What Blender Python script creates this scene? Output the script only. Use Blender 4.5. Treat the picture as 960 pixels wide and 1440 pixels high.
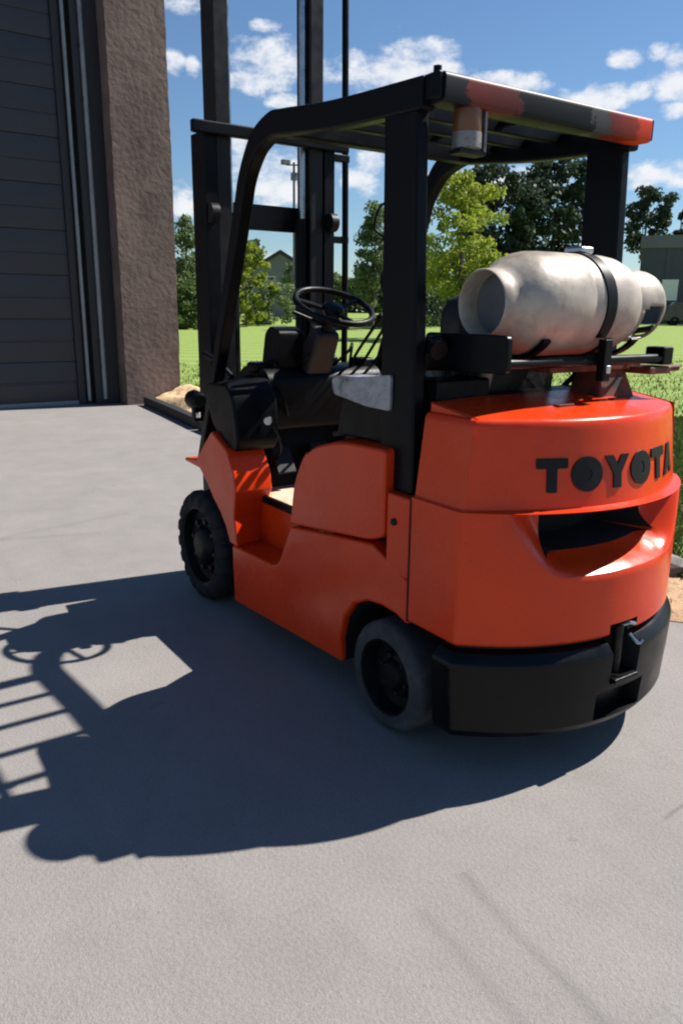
import bpy, bmesh, math, random
import numpy as np
from mathutils import Vector, Matrix

# ------------------------------------------------------------------ reset
for o in list(bpy.data.objects): bpy.data.objects.remove(o, do_unlink=True)
scene = bpy.context.scene
COL = scene.collection
R = math.radians
random.seed(7)

# ------------------------------------------------------------------ camera
CAM = Vector((-1.9964, -1.8996, 1.4136))
fw = Vector((0.543, 0.800, -0.255)).normalized()
yaw, pitch, roll = 0.5968, 0.2584, 0.0109
fw = Vector((math.sin(yaw)*math.cos(pitch), math.cos(yaw)*math.cos(pitch), -math.sin(pitch)))
rt = Vector((math.cos(yaw), -math.sin(yaw), 0)); up = rt.cross(fw)
r2 = rt*math.cos(roll)+up*math.sin(roll); u2 = -rt*math.sin(roll)+up*math.cos(roll)
cd = bpy.data.cameras.new('camera'); cam = bpy.data.objects.new('camera', cd); COL.objects.link(cam)
cam.matrix_world = Matrix(((r2.x, u2.x, -fw.x, CAM.x), (r2.y, u2.y, -fw.y, CAM.y), (r2.z, u2.z, -fw.z, CAM.z), (0, 0, 0, 1)))
cd.sensor_fit = 'VERTICAL'; cd.sensor_height = 36; cd.lens = 1081.2/1440*36
cd.clip_start = 0.05; cd.clip_end = 2000
scene.camera = cam

# ------------------------------------------------------------------ light
SUN = Vector((0.895, -0.135, 1.0)).normalized()
SUN_EL = math.asin(SUN.z); SUN_AZ = math.atan2(SUN.x, SUN.y)
SKY_STRENGTH = 0.05
world = bpy.data.worlds.new('World'); scene.world = world; world.use_nodes = True
sl = bpy.data.lights.new('sun', 'SUN'); sun = bpy.data.objects.new('sun', sl); COL.objects.link(sun)
sl.energy = 5.0; sl.angle = R(0.53); sl.color = (1.0, 0.945, 0.88)
sun.rotation_euler = SUN.to_track_quat('Z', 'Y').to_euler(); sun.location = (6, -1, 8)
vs = scene.view_settings
vs.view_transform = 'Standard'; vs.look = 'None'; vs.gamma = 1.0; vs.use_curve_mapping = False; vs.exposure = 0.9
scene.render.engine = 'CYCLES'
scene.render.film_transparent = False
scene.cycles.pixel_filter_type = 'BLACKMAN_HARRIS'; scene.cycles.filter_width = 2.1

def build_sky():
    nt = world.node_tree; N = nt.nodes; L = nt.links
    N.clear()
    out = N.new('ShaderNodeOutputWorld'); bg = N.new('ShaderNodeBackground')
    bg.inputs['Strength'].default_value = SKY_STRENGTH
    sky = N.new('ShaderNodeTexSky'); sky.sky_type = 'NISHITA'; sky.sun_disc = False
    sky.sun_elevation = SUN_EL; sky.sun_rotation = SUN_AZ
    sky.air_density = 1.15; sky.dust_density = 0.0; sky.ozone_density = 3.8; sky.altitude = 100
    tc = N.new('ShaderNodeTexCoord'); sep = N.new('ShaderNodeSeparateXYZ'); L.new(tc.outputs['Generated'], sep.inputs[0])
    def M(op, a, b=None, c=None, clamp=False):
        n = N.new('ShaderNodeMath'); n.operation = op; n.use_clamp = clamp
        for i, v in enumerate((a, b, c)):
            if v is None: continue
            if isinstance(v, (int, float)): n.inputs[i].default_value = v
            else: L.new(v, n.inputs[i])
        return n.outputs[0]
    az = M('ARCTAN2', sep.outputs[0], sep.outputs[1]); el = M('ARCSINE', sep.outputs[2])
    # warp so that cloud outlines are ragged
    nz = N.new('ShaderNodeTexNoise'); nz.inputs['Scale'].default_value = 26; nz.inputs['Detail'].default_value = 6; nz.inputs['Roughness'].default_value = 0.62
    mp = N.new('ShaderNodeMapping'); mp.inputs['Scale'].default_value = (1, 1, 1.7); L.new(tc.outputs['Generated'], mp.inputs[0]); L.new(mp.outputs[0], nz.inputs['Vector'])
    blobs = [(0.507, 0.266, 0.043, 0.018), (0.48, 0.261, 0.018, 0.011), (0.658, 0.26, 0.062, 0.014), (0.683, 0.281, 0.039, 0.009), (0.625, 0.257, 0.033, 0.01), (0.502, 0.304, 0.012, 0.005), (0.525, 0.231, 0.015, 0.006), (0.4, 0.264, 0.011, 0.008), (0.419, 0.262, 0.008, 0.007), (0.402, 0.319, 0.022, 0.006), (0.801, 0.247, 0.02, 0.008), (0.765, 0.252, 0.028, 0.006), (0.884, 0.229, 0.032, 0.009), (0.911, 0.264, 0.015, 0.007), (0.944, 0.267, 0.01, 0.006), (0.962, 0.261, 0.011, 0.009), (0.962, 0.237, 0.022, 0.011), (0.929, 0.233, 0.013, 0.006), (0.963, 0.211, 0.013, 0.006), (0.961, 0.148, 0.034, 0.01), (0.763, 0.145, 0.058, 0.012), (0.813, 0.14, 0.037, 0.008), (0.511, 0.158, 0.051, 0.017), (0.519, 0.14, 0.043, 0.014), (0.47, 0.187, 0.012, 0.01), (0.614, 0.148, 0.017, 0.01), (0.629, 0.169, 0.015, 0.01), (0.401, 0.118, 0.017, 0.014), (0.514, 0.055, 0.035, 0.009), (0.716, 0.146, 0.025, 0.008)]
    dens = None
    for a, e, w, h in blobs:
        da = M('MULTIPLY', M('SUBTRACT', az, a), 1/(w*1.4)); de = M('MULTIPLY', M('SUBTRACT', el, e), 1/(h*1.55))
        v = M('SUBTRACT', 1.0, M('ADD', M('MULTIPLY', da, da), M('MULTIPLY', de, de)))
        dens = v if dens is None else M('MAXIMUM', dens, v)
    dens = M('MAXIMUM', dens, -1.0)
    # the same kind of fair-weather cloud over the rest of the sky
    den2 = M('MAXIMUM', sep.outputs[2], 0.08)
    cx = M('DIVIDE', sep.outputs[0], den2); cy = M('DIVIDE', sep.outputs[1], den2)
    cmb = N.new('ShaderNodeCombineXYZ'); L.new(cx, cmb.inputs[0]); L.new(cy, cmb.inputs[1])
    n2 = N.new('ShaderNodeTexNoise'); n2.inputs['Scale'].default_value = 0.9; n2.inputs['Detail'].default_value = 5; L.new(cmb.outputs[0], n2.inputs['Vector'])
    # only where no cloud has been placed by eye: azimuths away from the row of cumulus
    off = M('MULTIPLY', M('SUBTRACT', M('ABSOLUTE', M('SUBTRACT', az, 0.66)), 0.42), 4.0, clamp=True)
    gen = M('MULTIPLY', M('SUBTRACT', n2.outputs[0], 0.72), 6.0)
    gen = M('SUBTRACT', M('MULTIPLY', M('ADD', gen, 1.0), off), 1.0)
    dens = M('MAXIMUM', dens, gen)
    rag = M('MULTIPLY', M('SUBTRACT', nz.outputs[0], 0.5), 4.2)
    d = M('ADD', dens, rag)
    mr = N.new('ShaderNodeMapRange'); mr.interpolation_type = 'SMOOTHSTEP'; mr.inputs[1].default_value = -0.25; mr.inputs[2].default_value = 1.15; L.new(d, mr.inputs[0])
    # cloud body: bright, a little greyer where thick
    cr = N.new('ShaderNodeValToRGB'); L.new(M('MULTIPLY', nz.outputs[0], 1.0), cr.inputs[0])
    cr.color_ramp.elements[0].position = 0.35; cr.color_ramp.elements[0].color = (8.0, 8.5, 9.6, 1)
    cr.color_ramp.elements[1].position = 0.62; cr.color_ramp.elements[1].color = (10.0, 10.1, 10.4, 1)
    mix = N.new('ShaderNodeMix'); mix.data_type = 'RGBA'
    L.new(M('MULTIPLY', mr.outputs[0], 0.93), mix.inputs['Factor']); tint = N.new('ShaderNodeMix'); tint.data_type = 'RGBA'; tint.blend_type = 'MULTIPLY'; tint.inputs['Factor'].default_value = 1.0; tint.inputs[7].default_value = (0.86, 0.99, 1.12, 1); L.new(sky.outputs[0], tint.inputs[6]); L.new(tint.outputs[2], mix.inputs[6]); L.new(cr.outputs[0], mix.inputs[7])
    L.new(mix.outputs[2], bg.inputs['Color']); L.new(bg.outputs[0], out.inputs[0])
build_sky()

# ------------------------------------------------------------------ materials
MATS = {}
def mat(name, base, rough=0.5, metal=0.0, var=0.15, vscale=6.0, bump=0.0, bscale=40.0, coat=0.0, second=None, sscale=3.0, sthr=0.55, swid=0.12, rvar=0.1, spec=0.5, detail=5):
    m = bpy.data.materials.new(name); m.use_nodes = True; nt = m.node_tree; N = nt.nodes; L = nt.links
    b = N['Principled BSDF']; b.inputs['Metallic'].default_value = metal; b.inputs['Specular IOR Level'].default_value = spec
    tc = N.new('ShaderNodeTexCoord')
    n = N.new('ShaderNodeTexNoise'); n.inputs['Scale'].default_value = vscale; n.inputs['Detail'].default_value = detail; n.inputs['Roughness'].default_value = 0.6
    L.new(tc.outputs['Object'], n.inputs['Vector'])
    cr = N.new('ShaderNodeValToRGB'); L.new(n.outputs[0], cr.inputs[0])
    cr.color_ramp.elements[0].position = 0.3; cr.color_ramp.elements[1].position = 0.7
    lo = tuple(c*(1-var) for c in base); hi = tuple(min(1, c*(1+var)) for c in base)
    cr.color_ramp.elements[0].color = (*lo, 1); cr.color_ramp.elements[1].color = (*hi, 1)
    col = cr.outputs[0]
    if second:
        n3 = N.new('ShaderNodeTexNoise'); n3.inputs['Scale'].default_value = sscale; n3.inputs['Detail'].default_value = 8; n3.inputs['Roughness'].default_value = 0.65
        L.new(tc.outputs['Object'], n3.inputs['Vector'])
        mr = N.new('ShaderNodeMapRange'); mr.inputs[1].default_value = sthr; mr.inputs[2].default_value = sthr+swid; L.new(n3.outputs[0], mr.inputs[0])
        mx = N.new('ShaderNodeMix'); mx.data_type = 'RGBA'; L.new(mr.outputs[0], mx.inputs['Factor']); L.new(col, mx.inputs[6]); mx.inputs[7].default_value = (*second, 1)
        col = mx.outputs[2]
    L.new(col, b.inputs['Base Color'])
    mr2 = N.new('ShaderNodeMapRange'); L.new(n.outputs[0], mr2.inputs[0]); mr2.inputs[1].default_value = 0.3; mr2.inputs[2].default_value = 0.7
    mr2.inputs[3].default_value = max(0.02, rough-rvar); mr2.inputs[4].default_value = min(1, rough+rvar); L.new(mr2.outputs[0], b.inputs['Roughness'])
    if coat: b.inputs['Coat Weight'].default_value = coat; b.inputs['Coat Roughness'].default_value = 0.12
    if bump:
        n2 = N.new('ShaderNodeTexNoise'); n2.inputs['Scale'].default_value = bscale; n2.inputs['Detail'].default_value = 4; L.new(tc.outputs['Object'], n2.inputs['Vector'])
        bp = N.new('ShaderNodeBump'); bp.inputs['Strength'].default_value = bump; bp.inputs['Distance'].default_value = 0.01; L.new(n2.outputs[0], bp.inputs['Height']); L.new(bp.outputs[0], b.inputs['Normal'])
    MATS[name] = m
    return m

ORANGE = (0.68, 0.047, 0.0045)
def orange_mat():
    m = bpy.data.materials.new('orange_paint'); m.use_nodes = True; nt = m.node_tree; N = nt.nodes; L = nt.links
    b = N['Principled BSDF']; b.inputs['Specular IOR Level'].default_value = 0.32
    tc = N.new('ShaderNodeTexCoord'); P = tc.outputs['Object']
    def noise(sc, det=4, rough=0.6, vec=None):
        n = N.new('ShaderNodeTexNoise'); n.inputs['Scale'].default_value = sc; n.inputs['Detail'].default_value = det; n.inputs['Roughness'].default_value = rough; L.new(vec or P, n.inputs['Vector']); return n.outputs[0]
    def rng(v, a, b_, c=0.0, d=1.0):
        r = N.new('ShaderNodeMapRange'); L.new(v, r.inputs[0]); r.inputs[1].default_value = a; r.inputs[2].default_value = b_; r.inputs[3].default_value = c; r.inputs[4].default_value = d; return r.outputs[0]
    def mul(a, k):
        n = N.new('ShaderNodeMath'); n.operation = 'MULTIPLY'; L.new(a, n.inputs[0])
        if isinstance(k, (int, float)): n.inputs[1].default_value = k
        else: L.new(k, n.inputs[1])
        return n.outputs[0]
    def mixc(fac, a, col):
        mx = N.new('ShaderNodeMix'); mx.data_type = 'RGBA'; L.new(fac, mx.inputs['Factor'])
        if isinstance(a, tuple): mx.inputs[6].default_value = (*a, 1)
        else: L.new(a, mx.inputs[6])
        mx.inputs[7].default_value = (*col, 1); return mx.outputs[2]
    big = noise(2.2, 5); col = mixc(rng(big, .35, .7), ORANGE, (0.58, 0.034, 0.006))
    # dull scuffed film in patches
    film = mul(rng(noise(4.5, 8, 0.7), .50, .72), 0.16); col = mixc(film, col, (0.42, 0.07, 0.035))
    # long thin rub marks, mostly lengthwise
    mp = N.new('ShaderNodeMapping'); mp.inputs['Scale'].default_value = (14, 5, 120); L.new(P, mp.inputs[0])
    rub = mul(rng(noise(1.0, 3, 0.5, mp.outputs[0]), .66, .72), rng(noise(3.0, 3), .5, .62)); col = mixc(mul(rub, 0.45), col, (0.30, 0.055, 0.03))
    # chips down to dark metal
    chip = mul(rng(noise(60, 3, 0.6), .70, .73), rng(noise(5.5, 2), .50, .60)); col = mixc(mul(chip, 0.85), col, (0.05, 0.022, 0.015))
    L.new(col, b.inputs['Base Color'])
    L.new(rng(noise(7, 6), .3, .7, .17, .36), b.inputs['Roughness'])
    bp = N.new('ShaderNodeBump'); bp.inputs['Strength'].default_value = 0.22; bp.inputs['Distance'].default_value = 0.02; L.new(noise(5.0, 2, 0.4), bp.inputs['Height'])
    b2 = N.new('ShaderNodeBump'); b2.inputs['Strength'].default_value = 0.06; b2.inputs['Distance'].default_value = 0.002; L.new(noise(220, 2), b2.inputs['Height']); L.new(bp.outputs[0], b2.inputs['Normal']); L.new(b2.outputs[0], b.inputs['Normal'])
    MATS['orange_paint'] = m
orange_mat()
mat('orange_worn', ORANGE, 0.5, var=0.16, vscale=9, second=(0.16, 0.035, 0.02), sscale=11, sthr=0.60, swid=0.15)
mat('black_paint', (0.0022, 0.0028, 0.0042), 0.40, spec=0.13, var=0.3, vscale=8, second=(0.006, 0.006, 0.0065), sscale=9, sthr=0.58, swid=0.25)
mat('bumper_black', (0.003, 0.0036, 0.0046), 0.33, spec=0.2, var=0.3, vscale=5, bump=0.06, bscale=90, second=(0.006, 0.006, 0.006), sscale=6, sthr=0.6, swid=0.3)
mat('black_plastic', (0.0028, 0.0032, 0.0045), 0.42, spec=0.13, var=0.3, vscale=14, bump=0.1, bscale=150)
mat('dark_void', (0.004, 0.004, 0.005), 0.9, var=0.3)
mat('rubber', (0.012, 0.013, 0.015), 0.82, var=0.3, vscale=20, bump=0.25, bscale=70, second=(0.035, 0.034, 0.033), sscale=14, sthr=0.56, swid=0.3, spec=0.3)
mat('rubber_grey', (0.048, 0.049, 0.052), 0.85, var=0.3, vscale=16, bump=0.25, bscale=60, second=(0.10, 0.098, 0.095), sscale=8, sthr=0.52, swid=0.35, spec=0.3)
mat('rim_black', (0.004, 0.0045, 0.0055), 0.5, spec=0.2, var=0.4, vscale=18, second=(0.02, 0.015, 0.012), sscale=25, sthr=0.62, swid=0.2)
mat('steel_dark', (0.007, 0.007, 0.008), 0.45, spec=0.25, metal=0.0, var=0.3, vscale=10, second=(0.06, 0.04, 0.03), sscale=12, sthr=0.58, swid=0.2)
mat('steel_bright', (0.42, 0.43, 0.45), 0.3, metal=1.0, var=0.2, vscale=15)
mat('steel_dull', (0.22, 0.21, 0.2), 0.5, metal=0.5, var=0.3, vscale=30, second=(0.08, 0.05, 0.035), sscale=30, sthr=0.55, swid=0.15)
mat('mast_worn', (0.010, 0.009, 0.009), 0.45, spec=0.25, metal=0.0, var=0.4, vscale=16, second=(0.035, 0.027, 0.022), sscale=14, sthr=0.58, swid=0.2)
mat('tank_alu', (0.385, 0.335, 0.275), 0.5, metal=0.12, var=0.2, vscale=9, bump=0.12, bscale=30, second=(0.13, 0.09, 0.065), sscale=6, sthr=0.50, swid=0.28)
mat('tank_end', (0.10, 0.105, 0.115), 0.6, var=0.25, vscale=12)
mat('rust_red', (0.13, 0.038, 0.024), 0.75, var=0.4, vscale=18, second=(0.02, 0.018, 0.017), sscale=14, sthr=0.55, swid=0.1)
mat('floor_mat', (0.52, 0.41, 0.29), 0.85, var=0.2, vscale=20, second=(0.2, 0.14, 0.09), sscale=16, sthr=0.6, swid=0.15)
mat('tape_grey', (0.30, 0.31, 0.335), 0.38, metal=0.3, var=0.15, vscale=20, bump=0.8, bscale=22, second=(0.10, 0.10, 0.11), sscale=9, sthr=0.56, swid=0.12)
mat('seat_vinyl', (0.006, 0.007, 0.009), 0.5, var=0.3, vscale=20, bump=0.3, bscale=40)
mat('plywood', (0.60, 0.40, 0.20), 0.8, var=0.25, vscale=7, bump=0.2, bscale=60)
mat('amber_lens', (0.12, 0.045, 0.02), 0.3, var=0.2)
mat('column_brown', (0.014, 0.006, 0.005), 0.6, var=0.3, vscale=20)
mat('letter_black', (0.003, 0.004, 0.005), 0.45, spec=0.25, var=0.3, vscale=40)
mat('tan_hose', (0.42, 0.32, 0.26), 0.7, var=0.2)
mat('white_paint', (0.75, 0.75, 0.73), 0.5, var=0.06)
# the building
mat('stucco_brown', (0.168, 0.120, 0.105), 0.9, var=0.22, vscale=2.2, bump=1.0, bscale=14, second=(0.115, 0.082, 0.072), sscale=3.0, sthr=0.5, swid=0.25, spec=0.2)
mat('door_brown', (0.027, 0.026, 0.032), 0.5, var=0.18, vscale=3)
mat('jamb_brown', (0.018, 0.017, 0.02), 0.6, var=0.2, vscale=3)
mat('track_grey', (0.22, 0.23, 0.24), 0.45, metal=0.3, var=0.2, vscale=4)
mat('house_wall', (0.20, 0.205, 0.205), 0.8, var=0.12, vscale=1.5)
mat('house_roof', (0.05, 0.05, 0.055), 0.8, var=0.2, vscale=2)
mat('hall_wall', (0.088, 0.090, 0.108), 0.8, var=0.1, vscale=0.6)
mat('hall_fascia', (0.16, 0.162, 0.18), 0.7, var=0.08, vscale=0.6)
mat('pane', (0.03, 0.035, 0.04), 0.1, var=0.1)
mat('car_dark', (0.012, 0.014, 0.02), 0.25, coat=0.6, var=0.1)
mat('pole_grey', (0.16, 0.165, 0.17), 0.5, metal=0.5, var=0.1)
mat('bark', (0.075, 0.058, 0.045), 0.9, var=0.3, vscale=6, bump=0.5, bscale=12)
mat('stone', (0.16, 0.15, 0.14), 0.85, var=0.35, vscale=8, bump=0.6, bscale=25)
mat('sand', (0.40, 0.27, 0.16), 0.95, var=0.25, vscale=8, bump=0.8, bscale=60, second=(0.2, 0.13, 0.085), sscale=14, sthr=0.52, swid=0.12, spec=0.2)

def leaf_mat(name, dark, light, trans=0.35):
    m = bpy.data.materials.new(name); m.use_nodes = True; nt = m.node_tree; N = nt.nodes; L = nt.links; N.clear()
    out = N.new('ShaderNodeOutputMaterial'); tc = N.new('ShaderNodeTexCoord')
    n = N.new('ShaderNodeTexNoise'); n.inputs['Scale'].default_value = 0.55; n.inputs['Detail'].default_value = 7; n.inputs['Roughness'].default_value = 0.7
    L.new(tc.outputs['Object'], n.inputs['Vector'])
    cr = N.new('ShaderNodeValToRGB'); L.new(n.outputs[0], cr.inputs[0]); cr.color_ramp.elements[0].position = 0.35; cr.color_ramp.elements[1].position = 0.68
    cr.color_ramp.elements[0].color = (*dark, 1); cr.color_ramp.elements[1].color = (*light, 1)
    d = N.new('ShaderNodeBsdfPrincipled'); d.inputs['Roughness'].default_value = 0.6; d.inputs['Specular IOR Level'].default_value = 0.25; L.new(cr.outputs[0], d.inputs['Base Color'])
    t = N.new('ShaderNodeBsdfTranslucent'); L.new(cr.outputs[0], t.inputs[0])
    mx = N.new('ShaderNodeMixShader'); mx.inputs[0].default_value = trans; L.new(d.outputs[0], mx.inputs[1]); L.new(t.outputs[0], mx.inputs[2]); L.new(mx.outputs[0], out.inputs[0])
    MATS[name] = m
leaf_mat('leaf_lime', (0.17, 0.24, 0.025), (0.36, 0.40, 0.06), 0.45)
leaf_mat('leaf_dark', (0.028, 0.048, 0.028), (0.066, 0.092, 0.050), 0.4)
leaf_mat('leaf_mid', (0.055, 0.095, 0.025), (0.13, 0.18, 0.055))
leaf_mat('leaf_pale', (0.11, 0.16, 0.06), (0.20, 0.25, 0.11))
leaf_mat('grass_blade', (0.045, 0.080, 0.018), (0.10, 0.145, 0.040), 0.25)

def asphalt_mat():
    m = bpy.data.materials.new('asphalt'); m.use_nodes = True; nt = m.node_tree; N = nt.nodes; L = nt.links
    b = N['Principled BSDF']; b.inputs['Roughness'].default_value = 0.9; b.inputs['Specular IOR Level'].default_value = 0.25
    tc = N.new('ShaderNodeTexCoord'); P = tc.outputs['Object']
    def noise(s, det=3, rough=0.5):
        n = N.new('ShaderNodeTexNoise'); n.inputs['Scale'].default_value = s; n.inputs['Detail'].default_value = det; n.inputs['Roughness'].default_value = rough; L.new(P, n.inputs['Vector']); return n.outputs[0]
    def M(op, a, b_=None, c=None, clamp=False):
        n = N.new('ShaderNodeMath'); n.operation = op; n.use_clamp = clamp
        for i, v in enumerate((a, b_, c)):
            if v is None: continue
            if isinstance(v, (int, float)): n.inputs[i].default_value = v
            else: L.new(v, n.inputs[i])
        return n.outputs[0]
    big = noise(0.8, 4, 0.6); mid = noise(5, 5, 0.6); fine = noise(85, 3, 0.7); grit = noise(260, 2, 0.6)
    v = M('ADD', M('MULTIPLY', M('SUBTRACT', big, 0.5), 0.22), 1.0)
    v = M('ADD', v, M('MULTIPLY', M('SUBTRACT', mid, 0.5), 0.22))
    v = M('ADD', v, M('MULTIPLY', M('SUBTRACT', fine, 0.5), 0.42))
    v = M('ADD', v, M('MULTIPLY', M('SUBTRACT', grit, 0.5), 0.5))
    # pits: dark single chips
    vo = N.new('ShaderNodeTexVoronoi'); vo.inputs['Scale'].default_value = 32; L.new(P, vo.inputs['Vector'])
    pit = M('MULTIPLY', M('LESS_THAN', vo.outputs['Distance'], 0.16), M('GREATER_THAN', M('FRACT', M('MULTIPLY', vo.outputs['Color'], 7.3)), 0.72))
    v = M('SUBTRACT', v, M('MULTIPLY', pit, 0.10))
    # worn pale and dirty patches, very faint hairlines, dark spots
    patch = noise(1.9, 7, 0.68); v = M('ADD', v, M('MULTIPLY', M('SUBTRACT', patch, 0.5), 0.38))
    mps = N.new('ShaderNodeMapping'); mps.inputs['Rotation'].default_value = (0, 0, 0.5); mps.inputs['Scale'].default_value = (9, 1.2, 1); L.new(P, mps.inputs[0])
    stn = N.new('ShaderNodeTexNoise'); stn.inputs['Scale'].default_value = 1.0; stn.inputs['Detail'].default_value = 6; L.new(mps.outputs[0], stn.inputs['Vector'])
    v = M('SUBTRACT', v, M('MULTIPLY', M('MULTIPLY', M('SUBTRACT', stn.outputs[0], 0.58), 4.0, clamp=True), 0.07))
    ed = N.new('ShaderNodeTexVoronoi'); ed.feature = 'DISTANCE_TO_EDGE'; ed.inputs['Scale'].default_value = 0.55
    wv = N.new('ShaderNodeVectorMath'); wv.operation = 'MULTIPLY_ADD'; nv = N.new('ShaderNodeTexNoise'); nv.inputs['Scale'].default_value = 3.0; nv.inputs['Detail'].default_value = 6; L.new(P, nv.inputs['Vector'])
    L.new(nv.outputs['Color'], wv.inputs[0]); wv.inputs[1].default_value = (0.5, 0.5, 0); L.new(P, wv.inputs[2]); L.new(wv.outputs[0], ed.inputs['Vector'])
    crk = M('MULTIPLY', M('LESS_THAN', ed.outputs['Distance'], 0.0025), M('GREATER_THAN', big, 0.52)); v = M('SUBTRACT', v, M('MULTIPLY', crk, 0.05))
    spot = noise(7.5, 2, 0.5); v = M('SUBTRACT', v, M('MULTIPLY', M('MULTIPLY', M('SUBTRACT', spot, 0.70), 9.0, clamp=True), 0.22))
    # rubber scuffs left by tyres (lines on the ground, broken up)
    sp = N.new('ShaderNodeSeparateXYZ'); L.new(P, sp.inputs[0]); x, y = sp.outputs[0], sp.outputs[1]
    wob = M('MULTIPLY', M('SUBTRACT', mid, 0.5), 0.05)
    for (x0, y0, dx, dy, w, amt, smin, smax) in ((-0.781, -0.66, -0.107, -0.994, 0.028, 0.30, 0.02, 0.75), (-0.95, -0.72, -0.083, -0.996, 0.03, 0.22, 0.0, 0.6), (-0.14, -0.835, 0.99, 0.05, 0.012, 0.5, 0.0, 0.28), (-0.25, -1.25, 0.8, 0.4, 0.012, 0.4, 0.0, 0.35), (-0.6, 2.9, -0.95, 0.3, 0.06, 0.25, 0.0, 2.6), (-0.3, 3.3, -0.9, -0.2, 0.05, 0.22, 0.0, 2.2)):
        px = M('SUBTRACT', x, x0); py = M('SUBTRACT', y, y0)
        s = M('ADD', M('MULTIPLY', px, dx), M('MULTIPLY', py, dy)); d = M('ABSOLUTE', M('ADD', M('ADD', M('MULTIPLY', px, -dy), M('MULTIPLY', py, dx)), wob))
        k = M('SUBTRACT', 1.0, M('DIVIDE', d, w), clamp=True); k = M('MULTIPLY', k, M('MULTIPLY', M('GREATER_THAN', s, smin), M('LESS_THAN', s, smax)))
        k = M('MULTIPLY', k, M('MULTIPLY', M('SUBTRACT', fine, 0.32), 3.0, clamp=True))
        v = M('SUBTRACT', v, M('MULTIPLY', k, amt))
    base = N.new('ShaderNodeMix'); base.data_type = 'RGBA'; base.blend_type = 'MULTIPLY'; base.inputs['Factor'].default_value = 1
    base.inputs[6].default_value = (0.222, 0.208, 0.197, 1)
    cc = N.new('ShaderNodeCombineColor'); [L.new(v, cc.inputs[i]) for i in range(3)]; L.new(cc.outputs[0], base.inputs[7])
    L.new(base.outputs[2], b.inputs['Base Color'])
    h = M('ADD', M('MULTIPLY', fine, 1.0), M('MULTIPLY', grit, 0.5))
    bp = N.new('ShaderNodeBump'); bp.inputs['Strength'].default_value = 0.42; bp.inputs['Distance'].default_value = 0.009; L.new(h, bp.inputs['Height']); L.new(bp.outputs[0], b.inputs['Normal'])
    MATS['asphalt'] = m
asphalt_mat()

def lawn_mat():
    m = bpy.data.materials.new('lawn'); m.use_nodes = True; nt = m.node_tree; N = nt.nodes; L = nt.links
    b = N['Principled BSDF']; b.inputs['Roughness'].default_value = 0.9; b.inputs['Specular IOR Level'].default_value = 0.1
    tc = N.new('ShaderNodeTexCoord'); P = tc.outputs['Object']
    mp = N.new('ShaderNodeMapping'); mp.inputs['Rotation'].default_value = (0, 0, R(34)); L.new(P, mp.inputs[0])
    wv = N.new('ShaderNodeTexWave'); wv.inputs['Scale'].default_value = 0.22; wv.inputs['Distortion'].default_value = 1.2; wv.inputs['Detail'].default_value = 3; wv.bands_direction = 'Y'; L.new(mp.outputs[0], wv.inputs['Vector'])
    n = N.new('ShaderNodeTexNoise'); n.inputs['Scale'].default_value = 4; n.inputs['Detail'].default_value = 9; n.inputs['Roughness'].default_value = 0.75; L.new(P, n.inputs['Vector'])
    ad = N.new('ShaderNodeMath'); ad.operation = 'MULTIPLY_ADD'; L.new(wv.outputs[1], ad.inputs[0]); ad.inputs[1].default_value = 0.32; L.new(n.outputs[0], ad.inputs[2])
    cr = N.new('ShaderNodeValToRGB'); L.new(ad.outputs[0], cr.inputs[0]); cr.color_ramp.elements[0].position = 0.4; cr.color_ramp.elements[1].position = 0.95
    cr.color_ramp.elements[0].color = (0.165, 0.235, 0.055, 1); cr.color_ramp.elements[1].color = (0.25, 0.33, 0.095, 1)
    L.new(cr.outputs[0], b.inputs['Base Color'])
    n2 = N.new('ShaderNodeTexNoise'); n2.inputs['Scale'].default_value = 40; n2.inputs['Detail'].default_value = 4; L.new(P, n2.inputs['Vector'])
    bp = N.new('ShaderNodeBump'); bp.inputs['Strength'].default_value = 0.8; bp.inputs['Distance'].default_value = 0.03; L.new(n2.outputs[0], bp.inputs['Height']); L.new(bp.outputs[0], b.inputs['Normal'])
    MATS['lawn'] = m
lawn_mat()

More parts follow.
